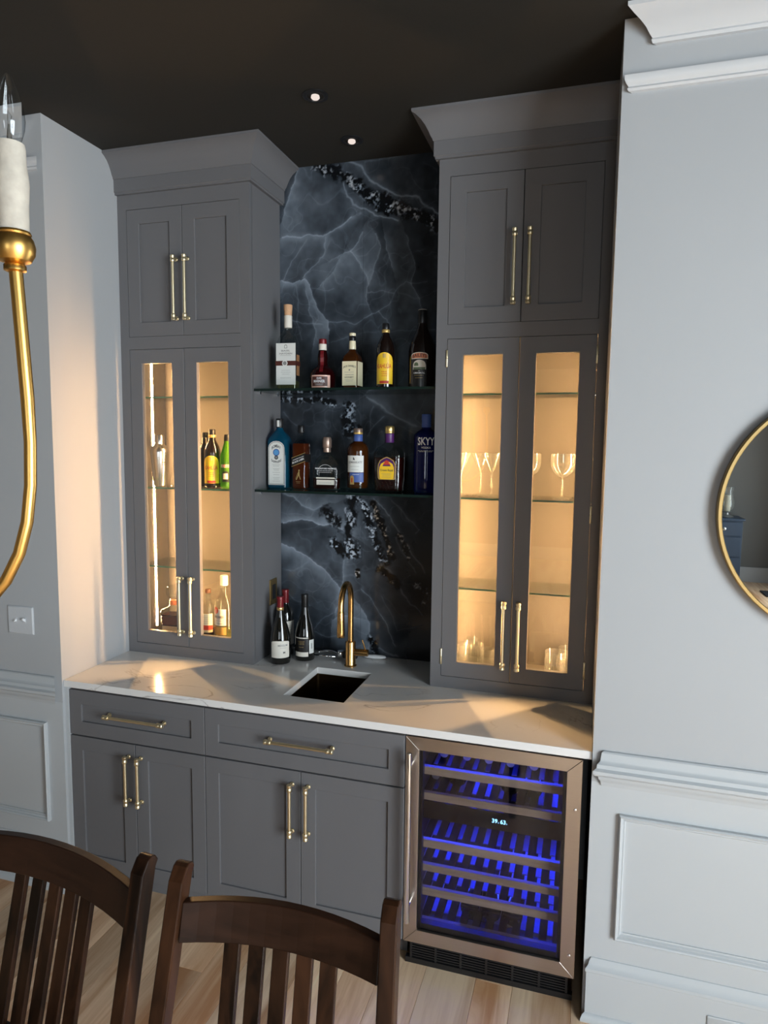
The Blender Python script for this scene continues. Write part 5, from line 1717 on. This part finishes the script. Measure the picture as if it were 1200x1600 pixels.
cup_o = mball.build('cup', 'antique_gold', arm_o, smooth=40)
msl.lathe([(0.0165, 2.1188), (0.0172, 2.122), (0.0176, 2.150), (0.0192, 2.172), (0.0188, 2.180), (0.0168, 2.196), (0.0166, 2.214), (0.0158, 2.2185), (0.010, 2.219)], (0.42, 0, 0), 26)
sl_o = msl.build('candle_sleeve', 'plaster_sleeve', arm_o, smooth=50)
mbu.lathe([(0.0095, 2.2192), (0.0130, 2.224), (0.0165, 2.236), (0.0175, 2.247), (0.0160, 2.262), (0.0115, 2.278), (0.0060, 2.290), (0.0025, 2.296), (0.0008, 2.298)], (0.42, 0, 0), 24)
bu_o = mbu.build('bulb', 'bulb_glass', arm_o, smooth=60)
mfi.lathe([(0.0035, 2.2195), (0.0025, 2.232), (0.0018, 2.240)], (0.42, 0, 0), 8)
mfi.tube([(0.421, 0, 2.240), (0.4225, 0.002, 2.250), (0.4185, 0.001, 2.256), (0.419, -0.001, 2.240)], 0.0004, 4)
fi_o = mfi.build('filament', 'filament', arm_o)
arm_o.rotation_euler = (0, 0, A0)
for k_ in range(1, 5):
    c_ = copy_tree(arm_o, ch)
    c_.rotation_euler = (0, 0, A0 + k_ * 2 * PI / 5)
MB().lathe([(0.004, 1.60), (0.018, 1.615), (0.024, 1.64), (0.014, 1.665), (0.020, 1.69), (0.034, 1.73), (0.036, 1.78), (0.020, 1.82), (0.013, 1.90), (0.013, 2.30), (0.020, 2.33), (0.012, 2.36), (0.005, 2.38), (0.005, 3.02), (0.058, 3.06), (0.060, ZC - 0.0005)], n=24).build('column', 'antique_gold', ch, smooth=40)


# ================================================================== dining chairs
def make_chair(label, half=0.228, bow=0.030):
    o = thing('dining_chair', label, 'chair', (0, 0, 0), (0, 0, 0), 'dark slat-back dining chairs', local=True)
    rake = 0.27
    by = lambda z: 0.200 + (z - 0.46) * rake if z > 0.46 else 0.200 + (0.46 - z) * 0.10
    hw = 0.0170
    for s in (-1, 1):
        prof = []
        zs = [0.0, 0.24, 0.46, 0.60, 0.75, 0.90, 0.960]
        front = [(by(z) - 0.022, z) for z in zs]
        yt = by(0.985)
        top = [(yt - 0.0195, 0.972), (yt - 0.010, 0.984), (yt + 0.002, 0.988), (yt + 0.014, 0.983), (yt + 0.0205, 0.972)]
        back = [(by(z) + 0.019, z) for z in zs[::-1]]
        prof = front + top + back
        sx = lambda z: s * (half + (0.988 - z) * 0.03)      # the posts spread slightly towards the floor
        ob = MB().loops([[(sx(z) - hw, y, z) for y, z in prof], [(sx(z) + hw, y, z) for y, z in prof]]).build('back_post', 'walnut_chair', o, bevel=0.003)
        ob = MB().loops([rrect(0.017, 0.017, 0.004, 0, 2, (s * (half - 0.010), -0.20)), rrect(0.020, 0.020, 0.004, 0.43, 2, (s * (half - 0.010), -0.20))]).build('front_leg', 'walnut_chair', o)
    n = 12

    def rail(name, z0, z1, bow, th, arch, yo=0.0):
        rings = []
        for i in range(n + 1):
            t_ = -1 + 2 * i / n
            x = t_ * (half - 0.0172 + (0.988 - z1) * 0.03)
            d_ = bow * (1 - t_ * t_)
            up = arch * (1 - t_ * t_)
            rings.append([(x, by(z0) + yo + d_ - th / 2, z0 + up * 0.6), (x, by(z0) + yo + d_ + th / 2, z0 + up * 0.6), (x, by(z1) + yo + d_ + th / 2, z1 + up), (x, by(z1) + yo + d_ - th / 2, z1 + up)])
        return MB().loops(rings).build(name, 'walnut_rail', o, bevel=0.002)
    rail('crest_rail', 0.842, 0.918, bow, 0.020, 0.010)
    rail('lower_rail', 0.486, 0.522, 0.022, 0.018, 0.0, 0.024)
    for i in range(5):
        x = (i - 2) * 0.0525
        t_ = x / (half - 0.015)
        d1, d0 = bow * (1 - t_ * t_), 0.024 + 0.022 * (1 - t_ * t_)
        z1 = 0.842 + 0.006 * (1 - t_ * t_) + 0.003
        w_ = 0.0172
        MB().loops([[(x - w_, by(0.52) + d0 - 0.007, 0.520), (x + w_, by(0.52) + d0 - 0.007, 0.520), (x + w_, by(0.52) + d0 + 0.007, 0.520), (x - w_, by(0.52) + d0 + 0.007, 0.520)],
                    [(x - w_, by(z1) + d1 - 0.007, z1), (x + w_, by(z1) + d1 - 0.007, z1), (x + w_, by(z1) + d1 + 0.007, z1), (x - w_, by(z1) + d1 + 0.007, z1)]]).build('slat', 'walnut_chair', o, bevel=0.0015, seg=1)
    MB().loops([rrect(half + 0.004, 0.202, 0.02, 0.445, 4, (0, -0.041)), rrect(half + 0.008, 0.206, 0.024, 0.452, 4, (0, -0.041)), rrect(half + 0.004, 0.202, 0.02, 0.470, 4, (0, -0.041))]).build('seat', 'walnut_rail', o, smooth=40)
    for s in (-1, 1):
        MB().box(s * (half - 0.01) - 0.009, s * (half - 0.01) + 0.009, -0.178, 0.178, 0.385, 0.444).build('side_apron', 'walnut_rail', o)
    MB().box(-half + 0.032, half - 0.032, -0.212, -0.194, 0.385, 0.444).build('front_apron', 'walnut_rail', o)
    return o


def put(o, cx_, cy_, rz):
    """place by the middle of the back top (local (0, by(0.985)))"""
    ly = 0.200 + 0.525 * 0.27
    o.rotation_euler = (0, 0, rz)
    o.location = (cx_ + ly * math.sin(rz), cy_ - ly * math.cos(rz), 0)


c1 = make_chair('dark walnut slat-back dining chair, right one of two, in front of the sink cabinet')
put(c1, 1.451, -1.005, math.radians(2.3))
c2 = make_chair('dark walnut slat-back dining chair, left one of two, cut by the left picture edge', 0.272, 0.038)
rz = math.radians(-7.0)
put(c2, 1.133 - 0.272 * math.cos(rz), -1.017 - 0.272 * math.sin(rz), rz)

# ================================================================== far end of the room, seen in the mirror
o = thing('chest_of_drawers', 'dark navy chest of drawers far behind, seen only in the round mirror', 'dresser', (3.56, -8.02, 0), (0, 0, 0), local=True)
MB().box(-0.44, 0.44, -0.22, 0.22, 0.06, 0.90).build('carcass', 'navy_paint', o, bevel=0.004)
MB().box(-0.465, 0.465, -0.235, 0.245, 0.90, 0.930).build('top', 'navy_paint', o, bevel=0.006)
MB().box(-0.43, 0.43, -0.20, 0.19, 0.0, 0.06).build('plinth', 'navy_paint', o)
for i, (z0, z1) in enumerate(((0.70, 0.88), (0.42, 0.68), (0.10, 0.40))):
    for a, c_ in ((-0.42, -0.01), (0.01, 0.42)):
        d_ = MB().box(a, c_, 0.2205, 0.236, z0, z1).build('drawer', 'navy_paint', o, bevel=0.003)
        MB().lathe([(0.022, 0), (0.024, -0.004), (0.010, -0.010), (0.012, -0.022), (0.004, -0.026)], ((a + c_) / 2, 0.236, (z0 + z1) / 2), 14, 'y').build('knob', 'pewter', d_)
o = thing('hurricane_lamp', 'glass hurricane candle holder on the navy chest, seen only in the mirror', 'candle holder', (3.83, -7.98, 0.9304), (0, 0, 0), local=True)
MB().lathe([(0.085, 0), (0.088, 0.008), (0.060, 0.022), (0.028, 0.035), (0.024, 0.060), (0.055, 0.072), (0.058, 0.080)], n=24).build('base', 'pewter', o, smooth=40)
MB().lathe(shell([(0.050, 0.081), (0.085, 0.13), (0.092, 0.18), (0.075, 0.26), (0.062, 0.31), (0.066, 0.36), (0.082, 0.41)], 0.003), n=24).build('chimney', 'stem_glass', o, smooth=50)
MB().lathe([(0.040, 0.0805), (0.040, 0.30), (0.036, 0.302)], n=20).build('candle', 'candle_wax', o, smooth=40)
tag(MB().box(4.22, 4.66, -7.66, -7.30, 0.0002, 0.014).build('floor_mat', 'rug_dark', bevel=0.004), 'small dark mat on the floor at the far end, glimpsed in the mirror', 'mat')
